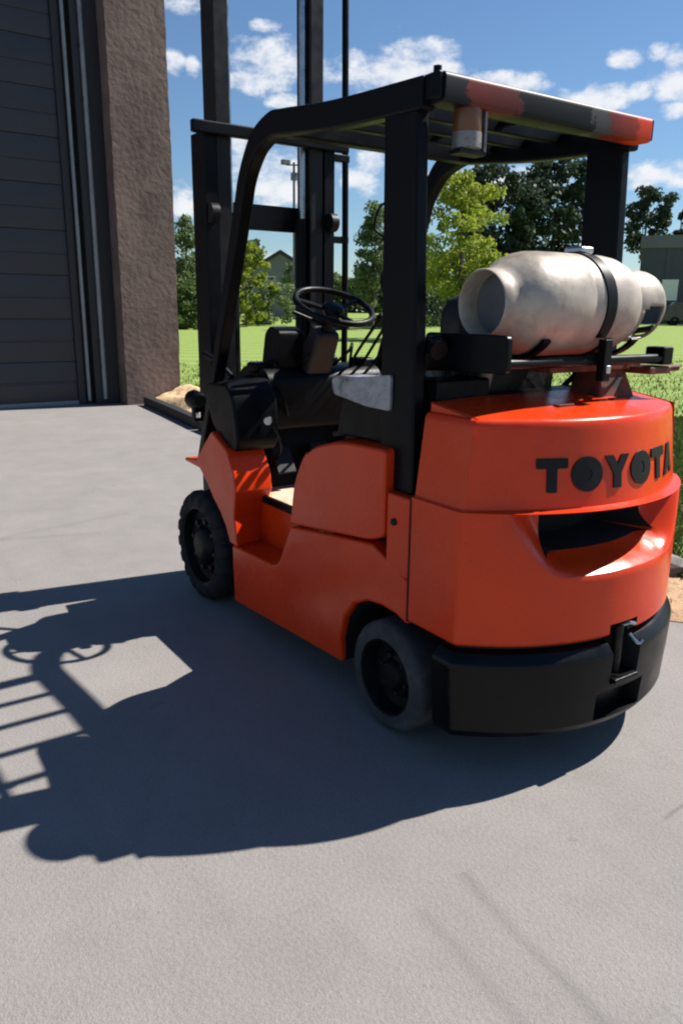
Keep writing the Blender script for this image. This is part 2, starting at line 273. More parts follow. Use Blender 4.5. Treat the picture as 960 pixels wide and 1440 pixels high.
def beam_mat():
    """overhead-guard rear beam: old orange paint showing between black patches along its length"""
    m = bpy.data.materials.new('beam_patched_paint'); m.use_nodes = True; nt = m.node_tree; N = nt.nodes; L = nt.links
    b = N['Principled BSDF']; b.inputs['Roughness'].default_value = 0.45; b.inputs['Specular IOR Level'].default_value = 0.18
    tc = N.new('ShaderNodeTexCoord'); sp = N.new('ShaderNodeSeparateXYZ'); L.new(tc.outputs['Object'], sp.inputs[0])
    n = N.new('ShaderNodeTexNoise'); n.inputs['Scale'].default_value = 13; n.inputs['Detail'].default_value = 9; n.inputs['Roughness'].default_value = 0.7; L.new(tc.outputs['Object'], n.inputs['Vector'])
    a = N.new('ShaderNodeMath'); a.operation = 'MULTIPLY_ADD'; L.new(n.outputs[0], a.inputs[0]); a.inputs[1].default_value = 0.22; L.new(sp.outputs[0], a.inputs[2])
    mr = N.new('ShaderNodeMapRange'); mr.inputs[1].default_value = -0.39; mr.inputs[2].default_value = 0.61; L.new(a.outputs[0], mr.inputs[0])
    cr = N.new('ShaderNodeValToRGB'); L.new(mr.outputs[0], cr.inputs[0]); E = cr.color_ramp.elements
    stops = [(0.0, (0.012, 0.013, 0.016)), (0.115, (0.006, 0.007, 0.009)), (0.122, (0.15, 0.024, 0.013)), (0.315, (0.10, 0.018, 0.014)), (0.322, (0.004, 0.005, 0.004)), (0.66, (0.005, 0.006, 0.005)), (0.668, (0.07, 0.066, 0.06)), (0.74, (0.06, 0.056, 0.052)), (0.748, (0.14, 0.022, 0.014)), (0.87, (0.26, 0.028, 0.010)), (0.88, (0.6, 0.05, 0.01)), (1.0, ORANGE)]
    E[0].position, E[0].color = stops[0][0], (*stops[0][1], 1); E[1].position, E[1].color = stops[-1][0], (*stops[-1][1], 1)
    for p_, c in stops[1:-1]:
        e = E.new(p_); e.color = (*c, 1)
    L.new(cr.outputs[0], b.inputs['Base Color'])
    MATS['beam_patched_paint'] = m
beam_mat()

# ------------------------------------------------------------------ helpers
def new_obj(name, verts, faces, mats, parent=None, smooth=True, ang=38, bevel=0.0, seg=2, fm=None, weld=False):
    me = bpy.data.meshes.new(name)
    me.from_pydata([tuple(v) for v in verts], [], [tuple(f) for f in faces])
    if isinstance(mats, str): mats = [mats]
    for k in mats: me.materials.append(MATS[k])
    if fm is not None: me.polygons.foreach_set('material_index', fm)
    bm = bmesh.new(); bm.from_mesh(me)
    if weld: bmesh.ops.remove_doubles(bm, verts=bm.verts, dist=1e-5)
    bmesh.ops.recalc_face_normals(bm, faces=bm.faces); bm.to_mesh(me); bm.free()
    if smooth:
        me.polygons.foreach_set('use_smooth', [True]*len(me.polygons)); me.set_sharp_from_angle(angle=R(ang))
    ob = bpy.data.objects.new(name, me); COL.objects.link(ob)
    if bevel:
        md = ob.modifiers.new('bevel', 'BEVEL'); md.width = bevel; md.segments = seg; md.limit_method = 'ANGLE'; md.angle_limit = R(30); md.harden_normals = True
    if parent is not None: attach(ob, parent)
    return ob
ROOTLOC = {}
def attach(ob, parent):
    ob.parent = parent
    if parent.name in ROOTLOC: ob.matrix_parent_inverse = Matrix.Translation(-ROOTLOC[parent.name])
def thing(name, loc, label, cat, group=None):
    o = bpy.data.objects.new(name, None); COL.objects.link(o); o.location = loc; o.empty_display_size = 0.2
    ROOTLOC[o.name] = Vector(loc); tag(o, label, cat, group); return o
def tag(o, label, cat, group=None):
    o['label'] = label; o['category'] = cat
    if group: o['group'] = group
    return o
def struct(o, kind='structure'):
    o['kind'] = kind; return o
def box(name, x0, x1, y0, y1, z0, z1, m, parent=None, bevel=0.006, seg=2):
    v = [(x, y, z) for x in (x0, x1) for y in (y0, y1) for z in (z0, z1)]
    f = [(0, 1, 3, 2), (4, 6, 7, 5), (0, 4, 5, 1), (2, 3, 7, 6), (0, 2, 6, 4), (1, 5, 7, 3)]
    return new_obj(name, v, f, m, parent, bevel=bevel, seg=seg)
def hexa(name, lo, hi, m, parent=None, bevel=0.006):
    """8-corner solid: lo and hi are 4 corners each, same order"""
    v = list(lo)+list(hi)
    f = [(0, 1, 2, 3), (7, 6, 5, 4)]+[(i, (i+1) % 4, (i+1) % 4+4, i+4) for i in range(4)]
    return new_obj(name, v, f, m, parent, bevel=bevel)
def prism(name, poly, axis, a0, a1, m, parent=None, bevel=0.006, seg=2, taper=None):
    """polygon in the plane across axis, extruded from a0 to a1. axis x: (y,z); y: (x,z); z: (x,y)"""
    def P(u, v, a): return {'x': (a, u, v), 'y': (u, a, v), 'z': (u, v, a)}[axis]
    n = len(poly); v = [P(u, w, a0) for u, w in poly]
    q = taper if taper else poly
    v += [P(u, w, a1) for u, w in q]
    f = [tuple(range(n)), tuple(range(2*n-1, n-1, -1))]+[(i, (i+1) % n, (i+1) % n+n, i+n) for i in range(n)]
    return new_obj(name, v, f, m, parent, bevel=bevel, seg=seg)
def fillet(poly, r, n=5):
    out = []; N = len(poly)
    for i in range(N):
        rr = r[i] if isinstance(r, (list, tuple)) else r
        p0, p1, p2 = (Vector(poly[(i+k) % N]) for k in (-1, 0, 1))
        if rr <= 0: out.append(tuple(p1)); continue
        a = (p0-p1); b = (p2-p1); k = min(rr, a.length*0.45, b.length*0.45)
        A = p1+a.normalized()*k; B = p1+b.normalized()*k
        for j in range(n+1):
            t = j/n; out.append(tuple(A*(1-t)**2+p1*2*t*(1-t)+B*t*t))
    return out
def smooth_path(pts, n=6):
    pts = [Vector(p) for p in pts]; P = [pts[0]*2-pts[1]]+pts+[pts[-1]*2-pts[-2]]; out = []
    for i in range(1, len(P)-2):
        for j in range(n):
            t = j/n; a, b, c, d = P[i-1], P[i], P[i+1], P[i+2]
            out.append(0.5*((2*b)+(c-a)*t+(2*a-5*b+4*c-d)*t*t+(3*b-a-3*c+d)*t**3))
    out.append(pts[-1]); return out
def tube(name, pts, r, m, parent=None, n=10, caps=True):
    pts = [Vector(p) for p in pts]; V = []; F = []
    t0 = (pts[1]-pts[0]).normalized(); s = t0.orthogonal().normalized()
    for i, p in enumerate(pts):
        t = (pts[min(i+1, len(pts)-1)]-pts[max(i-1, 0)]).normalized()
        s = (s-t*s.dot(t)).normalized(); b = t.cross(s); rr = r[i] if isinstance(r, (list, tuple)) else r
        for k in range(n):
            a = 2*math.pi*k/n; V.append(p+s*(rr*math.cos(a))+b*(rr*math.sin(a)))
    for i in range(len(pts)-1):
        for k in range(n): F.append((i*n+k, i*n+(k+1) % n, (i+1)*n+(k+1) % n, (i+1)*n+k))
    if caps: F += [tuple(range(n-1, -1, -1)), tuple(range((len(pts)-1)*n, len(pts)*n))]
    return new_obj(name, V, F, m, parent)
def rsweep(name, pts, side, w, h, m, parent=None, bevel=0.008):
    """rectangular bar swept along pts; side = constant sideways vector (width w), h may be a list"""
    pts = [Vector(p) for p in pts]; side = Vector(side).normalized(); V = []; F = []
    for i, p in enumerate(pts):
        t = (pts[min(i+1, len(pts)-1)]-pts[max(i-1, 0)]).normalized(); nrm = t.cross(side).normalized(); hh = h[i] if isinstance(h, (list, tuple)) else h
        for a, b in ((-1, -1), (1, -1), (1, 1), (-1, 1)): V.append(p+side*(a*w/2)+nrm*(b*hh/2))
    for i in range(len(pts)-1):
        for k in range(4): F.append((i*4+k, i*4+(k+1) % 4, (i+1)*4+(k+1) % 4, (i+1)*4+k))
    F += [(3, 2, 1, 0), tuple(range((len(pts)-1)*4, len(pts)*4))]
    return new_obj(name, V, F, m, parent, bevel=bevel)
def lathe(name, prof, origin, axis, m, parent=None, n=48, ang=35, fm=None, jitter=None):
    """prof: list of (along, radius)"""
    ax = Vector(axis).normalized(); s = ax.orthogonal().normalized(); b = ax.cross(s); o = Vector(origin); V = []; F = []; K = len(prof); mi = []
    for k in range(n):
        a = 2*math.pi*k/n; d = s*math.cos(a)+b*math.sin(a)
        for i, (h, r) in enumerate(prof):
            if jitter: h, r = jitter(i, k, h, r)
            V.append(o+ax*h+d*r)
    for k in range(n):
        k2 = (k+1) % n
        for i in range(K-1):
            F.append((k*K+i, k*K+i+1, k2*K+i+1, k2*K+i)); mi.append(fm[i] if fm else 0)
    return new_obj(name, V, F, m, parent, ang=ang, fm=mi, weld=True)
def ss(t): t = max(0.0, min(1.0, t)); return t*t*(3-2*t)

# ================================================================== SETTING
EDGE = [(2.66, 110), (2.66, 60), (2.66, 30), (2.66, 14), (2.64, 9.9), (2.10, 9.24), (1.92, 8.3), (1.74, 6.6), (1.50, 3.6), (1.34, 1.7), (1.24, 0.85), (1.17, 0.4), (1.16, 0.12), (1.30, -0.08), (1.8, -0.45), (3.0, -1.3), (6, -3.3), (14, -8), (40, -24)]
EDGE = [(p.x, p.y) for p in smooth_path([Vector((a, b, 0)) for a, b in EDGE], 5)]
def offset_line(line, d):
    out = []
    for i, p in enumerate(line):
        a = Vector(line[max(i-1, 0)]); b = Vector(line[min(i+1, len(line)-1)]); t = (b-a).normalized(); n = Vector((-t.y, t.x)); q = Vector(p)+n*d; out.append((q.x, q.y))
    return out
def lawn_z(x, y):
    d = math.hypot(x+2, y+1.9); return 0.02+0.0075*min(120, max(0, d-14))
# asphalt sheet
g = new_obj('asphalt_yard', [(-260, -120, 0), (320, -120, 0), (320, 320, 0), (-260, 320, 0)], [(0, 1, 2, 3)], 'asphalt'); struct(g)
# sandy verge strip and lawn as rows following the edge
def strip(name, d0, d1, n, zf, m):
    V = []; F = []
    for j in range(n+1):
        L_ = offset_line(EDGE, d0+(d1-d0)*j/n)
        for i, (x, y) in enumerate(L_): V.append((x, y, zf(x, y, j/n, i)))
    K = len(EDGE)
    for j in range(n):
        for i in range(K-1): F.append((j*K+i, j*K+i+1, (j+1)*K+i+1, (j+1)*K+i))
    return new_obj(name, V, F, m)
rnd = random.Random(3)
verge = strip('sand_verge', 0.0, 0.75, 8, lambda x, y, t, i: (0.004 if t == 0 else 0.012+0.02*math.sin(math.pi*t)+rnd.uniform(-.004, .006)), 'sand'); struct(verge)
# lawn: a big fan of quads out from the inner edge
inner = offset_line(EDGE, 0.62)
V = []; F = []; K = len(inner); ring = [0, 0.5, 2, 6, 14, 30, 45, 60, 80, 110, 160, 260]
for d in ring:
    for (x, y) in inner:
        c = Vector((x-0.4, y*0.25-0.2)); u = Vector((0.85, 0.35)) if d else Vector((0, 0))
        t = max(0.0, min(1.0, (y+4)/14)); u = Vector((1, -0.2*(1-t))).normalized()
        q = Vector((x, y))+u*d
        V.append((q.x, q.y, lawn_z(q.x, q.y)+(0.02 if d == 0 else 0.03)))
for j in range(len(ring)-1):
    for i in range(K-1): F.append((j*K+i, j*K+i+1, (j+1)*K+i+1, (j+1)*K+i))
lawn = struct(new_obj('lawn', V, F, 'lawn'))

# grass blades on the near lawn (one uncountable mass)
def grass():
    rg = np.random.default_rng(5)
    n = 260000; m1 = 150000
    x = np.concatenate([rg.uniform(1.2, 7.5, m1), rg.uniform(1.2, 18, n-m1)]); y = np.concatenate([rg.uniform(-1.5, 6, m1), rg.uniform(-3, 16, n-m1)])
    ix = np.array([p[0] for p in inner]); iy = np.array([p[1] for p in inner])
    o = np.argsort(iy); sel = o[(iy[o] > 0.15)]
    ex = np.interp(y, iy[sel], ix[sel])
    low = [(a, b) for a, b in zip(ix, iy)]
    cx = np.array([p[0] for p in sorted(low) if p[1] < 0.6]); cy = np.array([p[1] for p in sorted(low) if p[1] < 0.6])
    ey = np.interp(x, cx, cy)
    keep = (x > ex-0.05+rg.normal(0, .05, n)) & (y > ey-0.05)
    dist = np.hypot(x+2, y+1.9)
    keep &= rg.uniform(0, 1, n) < np.clip(1.5-dist/14, 0.12, 1)
    x, y, dist = x[keep], y[keep], dist[keep]; n = len(x)
    z = 0.03+0.0075*np.maximum(0, dist-14)
    h = rg.uniform(0.035, 0.095, n); w = rg.uniform(0.003, 0.007, n)*(1+dist/9); a = rg.uniform(0, 2*np.pi, n)
    lx = rg.normal(0, .03, n); ly = rg.normal(0, .03, n)
    V = np.empty((n, 3, 3)); V[:, 0] = np.stack([x-w*np.cos(a), y-w*np.sin(a), z], 1); V[:, 1] = np.stack([x+w*np.cos(a), y+w*np.sin(a), z], 1); V[:, 2] = np.stack([x+lx, y+ly, z+h], 1)
    me = bpy.data.meshes.new('grass_blades'); me.vertices.add(n*3); me.vertices.foreach_set('co', V.ravel()); me.loops.add(n*3); me.loops.foreach_set('vertex_index', np.arange(n*3)); me.polygons.add(n); me.polygons.foreach_set('loop_start', np.arange(n)*3); me.polygons.foreach_set('loop_total', np.full(n, 3)); me.update()
    me.materials.append(MATS['grass_blade']); ob = bpy.data.objects.new('grass_blades', me); COL.objects.link(ob); struct(ob, 'stuff')
    ob['label'] = 'short mown green grass at the near side of the lawn'; ob['category'] = 'grass'
grass()

# stones on the verge
def stone(x, y, s, label, seed):
    r_ = random.Random(seed); bm = bmesh.new(); bmesh.ops.create_icosphere(bm, subdivisions=2, radius=1)
    ph = [r_.uniform(0, 6) for _ in range(6)]
    for v in bm.verts:
        c = v.co; k = 1+0.16*math.sin(3*c.x+ph[0])+0.14*math.sin(4*c.y+ph[1])+0.1*math.sin(5*c.z+ph[2])+r_.uniform(-.06, .06); v.co = Vector((c.x*k*s*1.25, c.y*k*s, c.z*k*s*0.7))+Vector((x, y, s*0.38))
    me = bpy.data.meshes.new('verge_stone'); bm.to_mesh(me); bm.free(); me.materials.append(MATS['stone'])
    o = bpy.data.objects.new('verge_stone', me); COL.objects.link(o); tag(o, label, 'stone', 'stones along the sandy verge')
stone(1.78, 0.43, 0.10, 'largest dark grey stone on the sandy verge beside the orange forklift', 1)
stone(2.0, 0.36, 0.075, 'dark grey stone lying between the largest stone and the asphalt edge', 2)
stone(1.96, 0.62, 0.09, 'dark grey stone at the edge of the grass behind the largest stone', 4)
stone(1.62, 0.40, 0.045, 'smallest dark grey stone on the sandy verge, next to the largest stone', 5)

# ------------------------------------------------------------------ brown building with sectional door
bl = thing('brown_warehouse', (-2.0, 9.8, 0), 'dark brown stucco warehouse with a tall sectional door and a broad end pier', 'building')
PX0, PX1, PYF = 1.78, 2.62, 9.3
# pier with uneven plaster: a gently bulging face
V = []; F = []; nx, nz_ = 14, 90; rp = random.Random(11)
for j in range(nz_+1):
    for i in range(nx+1):
        x = PX0+(PX1-PX0)*i/nx; z = 7.6*j/nz_; e = 0.0
        bul = 0.003*math.sin(5*x+1.3*z)+0.003*math.sin(2.7*z+3*x)+0.002*math.sin(9*z-4*x)+rp.uniform(-.002, .002)
        if i in (0, nx): e = rp.uniform(-.007, .007)
        V.append((x+e, PYF+bul, z))
for j in range(nz_):
    for i in range(nx): a = j*(nx+1)+i; F.append((a, a+1, a+nx+2, a+nx+1))
b0 = len(V); V += [(PX0, 9.95, 0), (PX1, 9.95, 0), (PX1, 9.95, 7.6), (PX0, 9.95, 7.6)]
for j in range(nz_):
    pass
Lc = [j*(nx+1) for j in range(nz_+1)]; Rc = [j*(nx+1)+nx for j in range(nz_+1)]
F.append(tuple(Lc)+(b0+3, b0)); F.append(tuple(Rc)+(b0+2, b0+1)); F.append(tuple(nz_*(nx+1)+i for i in range(nx+1))+(b0+2, b0+3)); F.append((b0, b0+1, b0+2, b0+3))
new_obj('pier', V, F, 'stucco_brown', bl, ang=50)
box('wall', PX0+0.002, PX1-0.02, 9.953, 24, 0, 7.58, 'stucco_brown', bl, 0.02)
box('wall', -9, -3.2, 9.45, 24, 0, 7.58, 'stucco_brown', bl, 0.02)
box('roof', -9.1, PX1+0.05, 9.2, 24.1, 7.605, 7.85, 'jamb_brown', bl, 0.02)
box('lintel', -3.2, PX0-0.002, 9.45, 23.9, 6.15, 7.58, 'jamb_brown', bl, 0.01)
box('jamb', 1.42, PX0-0.003, 9.62, 9.94, 0, 6.148, 'jamb_brown', bl, 0.01)
box('jamb', -3.19, -2.95, 9.62, 9.94, 0, 6.148, 'jamb_brown', bl, 0.01)
door = box('door', -2.95, 1.42, 9.80, 9.84, 0, 6.148, 'jamb_brown', bl, 0.0)
sh = 0.60; zz = 0.03; me0 = None; k = 0
while zz < 6.1:
    h = min(sh, 6.14-zz)
    poly = [(9.80, zz+0.001), (9.772, zz+0.003), (9.768, zz+0.03), (9.768, zz+h*0.47), (9.776, zz+h*0.485), (9.776, zz+h*0.515), (9.768, zz+h*0.53), (9.768, zz+h-0.03), (9.772, zz+h-0.003), (9.80, zz+h-0.001)]
    prism('panel', poly, 'x', -2.94, 1.20, 'door_brown', door, 0.004, 1); zz += h; k += 1
box('bottom_seal', -2.94, 1.25, 9.745, 9.80, 0.0, 0.06, 'track_grey', door, 0.006)
box('door_stop', 1.20, 1.30, 9.72, 9.80, 0.0, 6.12, 'jamb_brown', door, 0.008)
box('guide_track', 1.315, 1.36, 9.655, 9.70, 0.05, 6.1, 'track_grey', bl, 0.01)
tube('conduit', [(1.55, 9.59, 0.08), (1.55, 9.59, 3.7), (1.545, 9.59, 6.14)], 0.034, 'track_grey', bl)
for z in (0.9, 4.1, 4.75): box('conduit_clip', 1.50, 1.60, 9.575, 9.62, z, z+0.05, 'jamb_brown', bl, 0.004)
box('header_bar', 0.9, 1.38, 9.60, 9.66, 5.62, 5.70, 'track_grey', bl, 0.008)

# ------------------------------------------------------------------ far things
def tree(name, x, y, h, rx, trunk_h, leaf, label, seed, nclump=60, nleaf=90, ls=0.28, shape='round', group='trees beyond the lawn', clump=0.26, cat='tree'):
    z0 = lawn_z(x, y)-0.05
    rg = np.random.default_rng(seed); t = thing(name, (x, y, z0), label, cat, group)
    # trunk and limbs
    rt_ = max(0.045, h*0.011); top = Vector((x+rg.normal(0, .15), y+rg.normal(0, .15), z0+h*0.8))
    pts = smooth_path([(x, y, z0), (x+rg.normal(0, .06), y+rg.normal(0, .06), z0+trunk_h), ((x+top.x)/2, (y+top.y)/2, z0+h*0.55), tuple(top)], 3)
    tr = tube('trunk', pts, [rt_*(1.25-1.05*i/(len(pts)-1)) for i in range(len(pts))], 'bark', t, n=7)
    cz = z0+trunk_h+(h-trunk_h)*0.5; rz = (h-trunk_h)*0.5
    C = []
    while len(C) < nclump:
        d = rg.normal(size=3); d /= np.linalg.norm(d); k = rg.uniform(0.25, 1)**0.45
        u = d*k
        wz = u[2]
        if shape == 'round': wr = 1.0
        elif shape == 'cone': wr = 0.35+0.75*(1-(wz+1)/2)
        elif shape == 'shrub':
            k2 = math.sqrt(rg.uniform(0.02, 1)); a2 = rg.uniform(0, 6.283); wz = rg.uniform(-1, 0.95); u = np.array([math.cos(a2)*k2, math.sin(a2)*k2, wz]); wr = 1.0 if wz < -0.1 else math.sqrt(max(0.05, 1-((wz+0.1)/1.1)**2))
        elif shape == 'spread': wr = 0.75+0.35*wz
        else: wr = 0.6+0.4*math.cos(wz*1.4)
        ang = math.atan2(u[1], u[0]); wob = 1+0.16*math.sin(3*ang+seed)+0.12*math.sin(5*ang+2*wz*3+seed*1.7)
        C.append((x+u[0]*rx*wr*wob, y+u[1]*rx*wr*wob, cz+u[2]*rz, rx*clump*rg.uniform(0.65, 1.3)))
    for i in range(min(7, nclump)):
        c = C[i]; s0 = pts[int(len(pts)*0.35)+i % max(1, len(pts)//2)]
        tube('limb', [s0, (Vector(s0)+Vector(c[:3]))/2+Vector((0, 0, 0.1)), c[:3]], [rt_*0.5, rt_*0.33, rt_*0.12], 'bark', tr, n=5)
    C = np.array(C); n = nclump*nleaf; ci = np.repeat(np.arange(nclump), nleaf)
    d = rg.normal(size=(n, 3)); d /= np.linalg.norm(d, axis=1)[:, None]; rr = rg.uniform(0.05, 1, n)**0.5
    P = C[ci, :3]+d*(C[ci, 3]*rr)[:, None]*np.array([1, 1, 0.72])
    a = rg.normal(size=(n, 3)); a /= np.linalg.norm(a, axis=1)[:, None]; b = np.cross(a, rg.normal(size=(n, 3))); b /= np.linalg.norm(b, axis=1)[:, None]
    s = ls*rg.uniform(0.5, 1.15, n)[:, None]
    Q = np.stack([P-a*s*0.55, P+b*s*0.32, P+a*s*0.55, P-b*s*0.32], 1)
    me = bpy.data.meshes.new('crown'); me.vertices.add(n*4); me.vertices.foreach_set('co', Q.ravel()); me.loops.add(n*4); me.loops.foreach_set('vertex_index', np.arange(n*4)); me.polygons.add(n); me.polygons.foreach_set('loop_start', np.arange(n)*4); me.polygons.foreach_set('loop_total', np.full(n, 4)); me.update()
    me.materials.append(MATS[leaf]); ob = bpy.data.objects.new('crown', me); COL.objects.link(ob); attach(ob, t)
    return t
tree('young_tree', 21.0, 23.2, 6.9, 1.95, 0.9, 'leaf_lime', 'bright yellow-green young tree beyond the forklift, before the dark trees', 21, 85, 120, 0.20, 'oval', clump=0.24)
tree('dark_tree', 41.0, 41.8, 12.4, 3.4, 2.0, 'leaf_dark', 'dark green broad tree directly behind the yellow-green young tree', 22, 110, 110, 0.42)
tree('dark_tree', 46.9, 41.2, 13.2, 3.2, 2.0, 'leaf_dark', 'tallest dark green tree, between the broad dark tree and the grey hall', 23, 110, 110, 0.42)
tree('far_tree', 83.5, 59.3, 15.6, 2.9, 7.0, 'leaf_dark', 'dark bushy tree crown showing above the grey hall roof', 24, 60, 90, 0.5)
tree('far_tree', 88.2, 57.5, 13.4, 1.5, 6.0, 'leaf_dark', 'small pointed dark tree top above the grey hall roof', 25, 30, 80, 0.45, 'cone')
tree('slender_tree', 24.6, 34.3, 7.1, 1.25, 1.2, 'leaf_pale', 'slender pale green tree seen between the mast and the guard post', 26, 80, 90, 0.20, 'cone', clump=0.36)
tree('hedge_tree', 27.5, 36.0, 4.6, 1.9, 0.3, 'leaf_mid', 'low bushy green tree at the foot of the slender pale tree', 27, 60, 90, 0.26, shape='shrub')
tree('hedge_tree', 33.5, 41.2, 4.8, 2.3, 0.3, 'leaf_mid', 'low bushy green tree between the slender tree and the yellow-green tree', 28, 60, 90, 0.28, shape='shrub')
tree('hedge_tree', 20.2, 41.2, 4.9, 1.35, 0.3, 'leaf_lime', 'yellow-green bushy tree next to the gabled house', 29, 60, 90, 0.24, shape='shrub')
tree('sparse_tree', 15.6, 39.5, 6.3, 1.1, 1.0, 'leaf_pale', 'sparse pale tree rising between the brown pier and the mast', 30, 45, 70, 0.20, 'cone', clump=0.35)
tree('hedge_tree', 17.2, 40.3, 4.2, 1.7, 0.2, 'leaf_mid', 'dense green bush below the sparse pale tree', 31, 60, 90, 0.26, shape='shrub')
tree('far_tree', 42.2, 82.5, 9.3, 1.9, 3.0, 'leaf_mid', 'round green tree crown rising behind the gabled house roof', 32, 40, 80, 0.4)
tree('hedge_tree', 34.6, 59.2, 5.0, 2.0, 0.2, 'leaf_pale', 'pale green shrub in front of the gabled house wall', 34, 40, 80, 0.28, shape='shrub')
tree('hedge_tree', 43.5, 60.0, 6.0, 1.6, 0.6, 'leaf_mid', 'green tree beside the gabled house, beyond the pale shrub', 35, 40, 80, 0.3, shape='shrub')
tree('hedge_tree', 49.0, 45.0, 4.5, 3.2, 0.2, 'leaf_mid', 'wide green shrub under the tall dark trees', 36, 70, 90, 0.3, shape='shrub')
tree('hedge_tree', 38.5, 45.0, 4.5, 2.6, 0.2, 'leaf_dark', 'dark shrub under the broad dark tree', 37, 60, 90, 0.3, shape='shrub')

tree('hedge_tree', 14.6, 38.2, 2.6, 1.5, 0.1, 'leaf_mid', 'low dark shrub at the foot of the sparse pale tree', 41, 50, 90, 0.24, shape='shrub')
tree('hedge_tree', 22.6, 43.5, 3.2, 1.6, 0.1, 'leaf_pale', 'low pale shrub between the yellow-green tree and the gabled house', 42, 50, 90, 0.24, shape='shrub')
tree('hedge_tree', 30.2, 38.5, 3.4, 2.4, 0.1, 'leaf_dark', 'low dark shrub beside the bushy tree below the slender tree', 43, 60, 90, 0.26, shape='shrub')
# far wood that closes the view, read as one mass
def far_wood():
    rg = np.random.default_rng(77); n = 60000
    az = rg.uniform(-0.2, 1.45, n); D = rg.uniform(118, 128, n)
    x = -2+np.sin(az)*D; y = -1.9+np.cos(az)*D
    prof = 6.4+1.4*np.sin(az*31)+0.8*np.sin(az*67+1)+0.5*np.sin(az*143)
    z = 0.4+rg.uniform(0, 1, n)**0.8*prof
    P = np.stack([x, y, z], 1); a = rg.normal(size=(n, 3)); a /= np.linalg.norm(a, axis=1)[:, None]; b = np.cross(a, rg.normal(size=(n, 3))); b /= np.linalg.norm(b, axis=1)[:, None]; s = rg.uniform(.4, .9, n)[:, None]
    Q = np.stack([P-a*s*.55, P+b*s*.4, P+a*s*.55, P-b*s*.4], 1)
    me = bpy.data.meshes.new('far_wood'); me.vertices.add(n*4); me.vertices.foreach_set('co', Q.ravel()); me.loops.add(n*4); me.loops.foreach_set('vertex_index', np.arange(n*4)); me.polygons.add(n); me.polygons.foreach_set('loop_start', np.arange(n)*4); me.polygons.foreach_set('loop_total', np.full(n, 4)); me.update()
    me.materials.append(MATS['leaf_mid']); ob = bpy.data.objects.new('far_wood', me); COL.objects.link(ob); struct(ob, 'stuff'); ob['label'] = 'distant strip of woodland closing the view behind the lawn'; ob['category'] = 'wood'
far_wood()

def placed(fn, ang, loc):
    """move a group of freshly built meshes (list) to a rotated place"""
    M_ = Matrix.Translation(Vector(loc)) @ Matrix.Rotation(ang, 4, 'Z')
    for o in fn: o.data.transform(M_)

# gabled house
hx, hy = 36.8, 66.2; hz = lawn_z(hx, hy)-0.1
h = thing('gabled_house', (hx, hy, hz), 'small blue-grey gabled house with a dark roof beyond the lawn', 'house')
obs = []
obs.append(prism('wall', [(-2.6, 0), (2.6, 0), (2.6, 4.6), (0, 6.1), (-2.6, 4.6)], 'y', 0, 9, 'house_wall', h, 0.0))
obs.append(prism('roof', [(-3.1, 4.36), (0, 6.16), (3.1, 4.36), (3.1, 4.6), (0, 6.45), (-3.1, 4.6)], 'y', -0.4, 9.4, 'house_roof', h, 0.0))
w = box('window', -1.6, -0.5, -0.05, 0.05, 2.9, 4.0, 'white_paint', h, 0.0); obs.append(w); wp = box('pane', -1.5, -0.6, -0.07, 0.0, 3.0, 3.9, 'pane', w, 0.0); obs.append(wp)
w = box('window', 0.5, 1.6, -0.05, 0.05, 1.0, 2.2, 'white_paint', h, 0.0); obs.append(w); wp = box('pane', 0.6, 1.5, -0.07, 0.0, 1.1, 2.1, 'pane', w, 0.0); obs.append(wp)
obs.append(box('door', -1.9, -0.9, -0.05, 0.05, 0.05, 2.1, 'house_roof', h, 0.0))
placed(obs, -0.48, (hx, hy, hz))

# light pole
x, y = 33.7, 58.3; z = lawn_z(x, y)
p = thing('light_pole', (x, y, z), 'tall thin grey light pole with two lamp heads beyond the steering wheel', 'light pole')
tube('pole', [(x, y, z-0.1), (x, y, z+6), (x, y, z+12.8)], [0.16, 0.13, 0.10], 'pole_grey', p, n=8)
tube('cross_arm', [(x-0.55, y+0.36, z+12.6), (x+0.55, y-0.36, z+12.6)], 0.06, 'pole_grey', p, n=6)
for s in (-1, 1): box('lamp_head', x+s*0.58-0.34, x+s*0.58+0.34, y-s*0.38-0.25, y-s*0.38+0.25, z+12.62, z+13.0, 'pole_grey', p, 0.03)
box('junction_box', x-0.22, x+0.22, y-0.2, y+0.2, z+11.4, z+12.0, 'pole_grey', p, 0.03)

# grey flat-roofed hall on the right
hx, hy = 57.2, 40.6; hz = lawn_z(hx, hy)-0.6
h = thing('grey_hall', (hx, hy, hz), 'long grey flat-roofed hall with a pale fascia at the far side of the lawn', 'building')
obs = [box('wall', 0, 42, 0, 18, 0, 6.75, 'hall_wall', h, 0.0), box('fascia', -0.15, 42.15, -0.15, 18.15, 6.75, 7.75, 'hall_fascia', h, 0.0)]
for i in range(10): obs.append(box('pilaster', 2+i*4, 2.4+i*4, -0.08, 0.1, 0.02, 6.74, 'hall_wall', h, 0.0))
dr = box('door', 4.2, 5.8, -0.06, 0.1, 0.03, 2.6, 'white_paint', h, 0.0); obs.append(dr)
for i in range(3):
    w = box('window', 7.2+i*4, 9.2+i*4, -0.05, 0.1, 2.0, 3.6, 'white_paint', h, 0.0); obs.append(w); obs.append(box('pane', 7.3+i*4, 9.1+i*4, -0.08, 0.0, 2.1, 3.5, 'pane', w, 0.0))
placed(obs, -0.95, (hx, hy, hz))

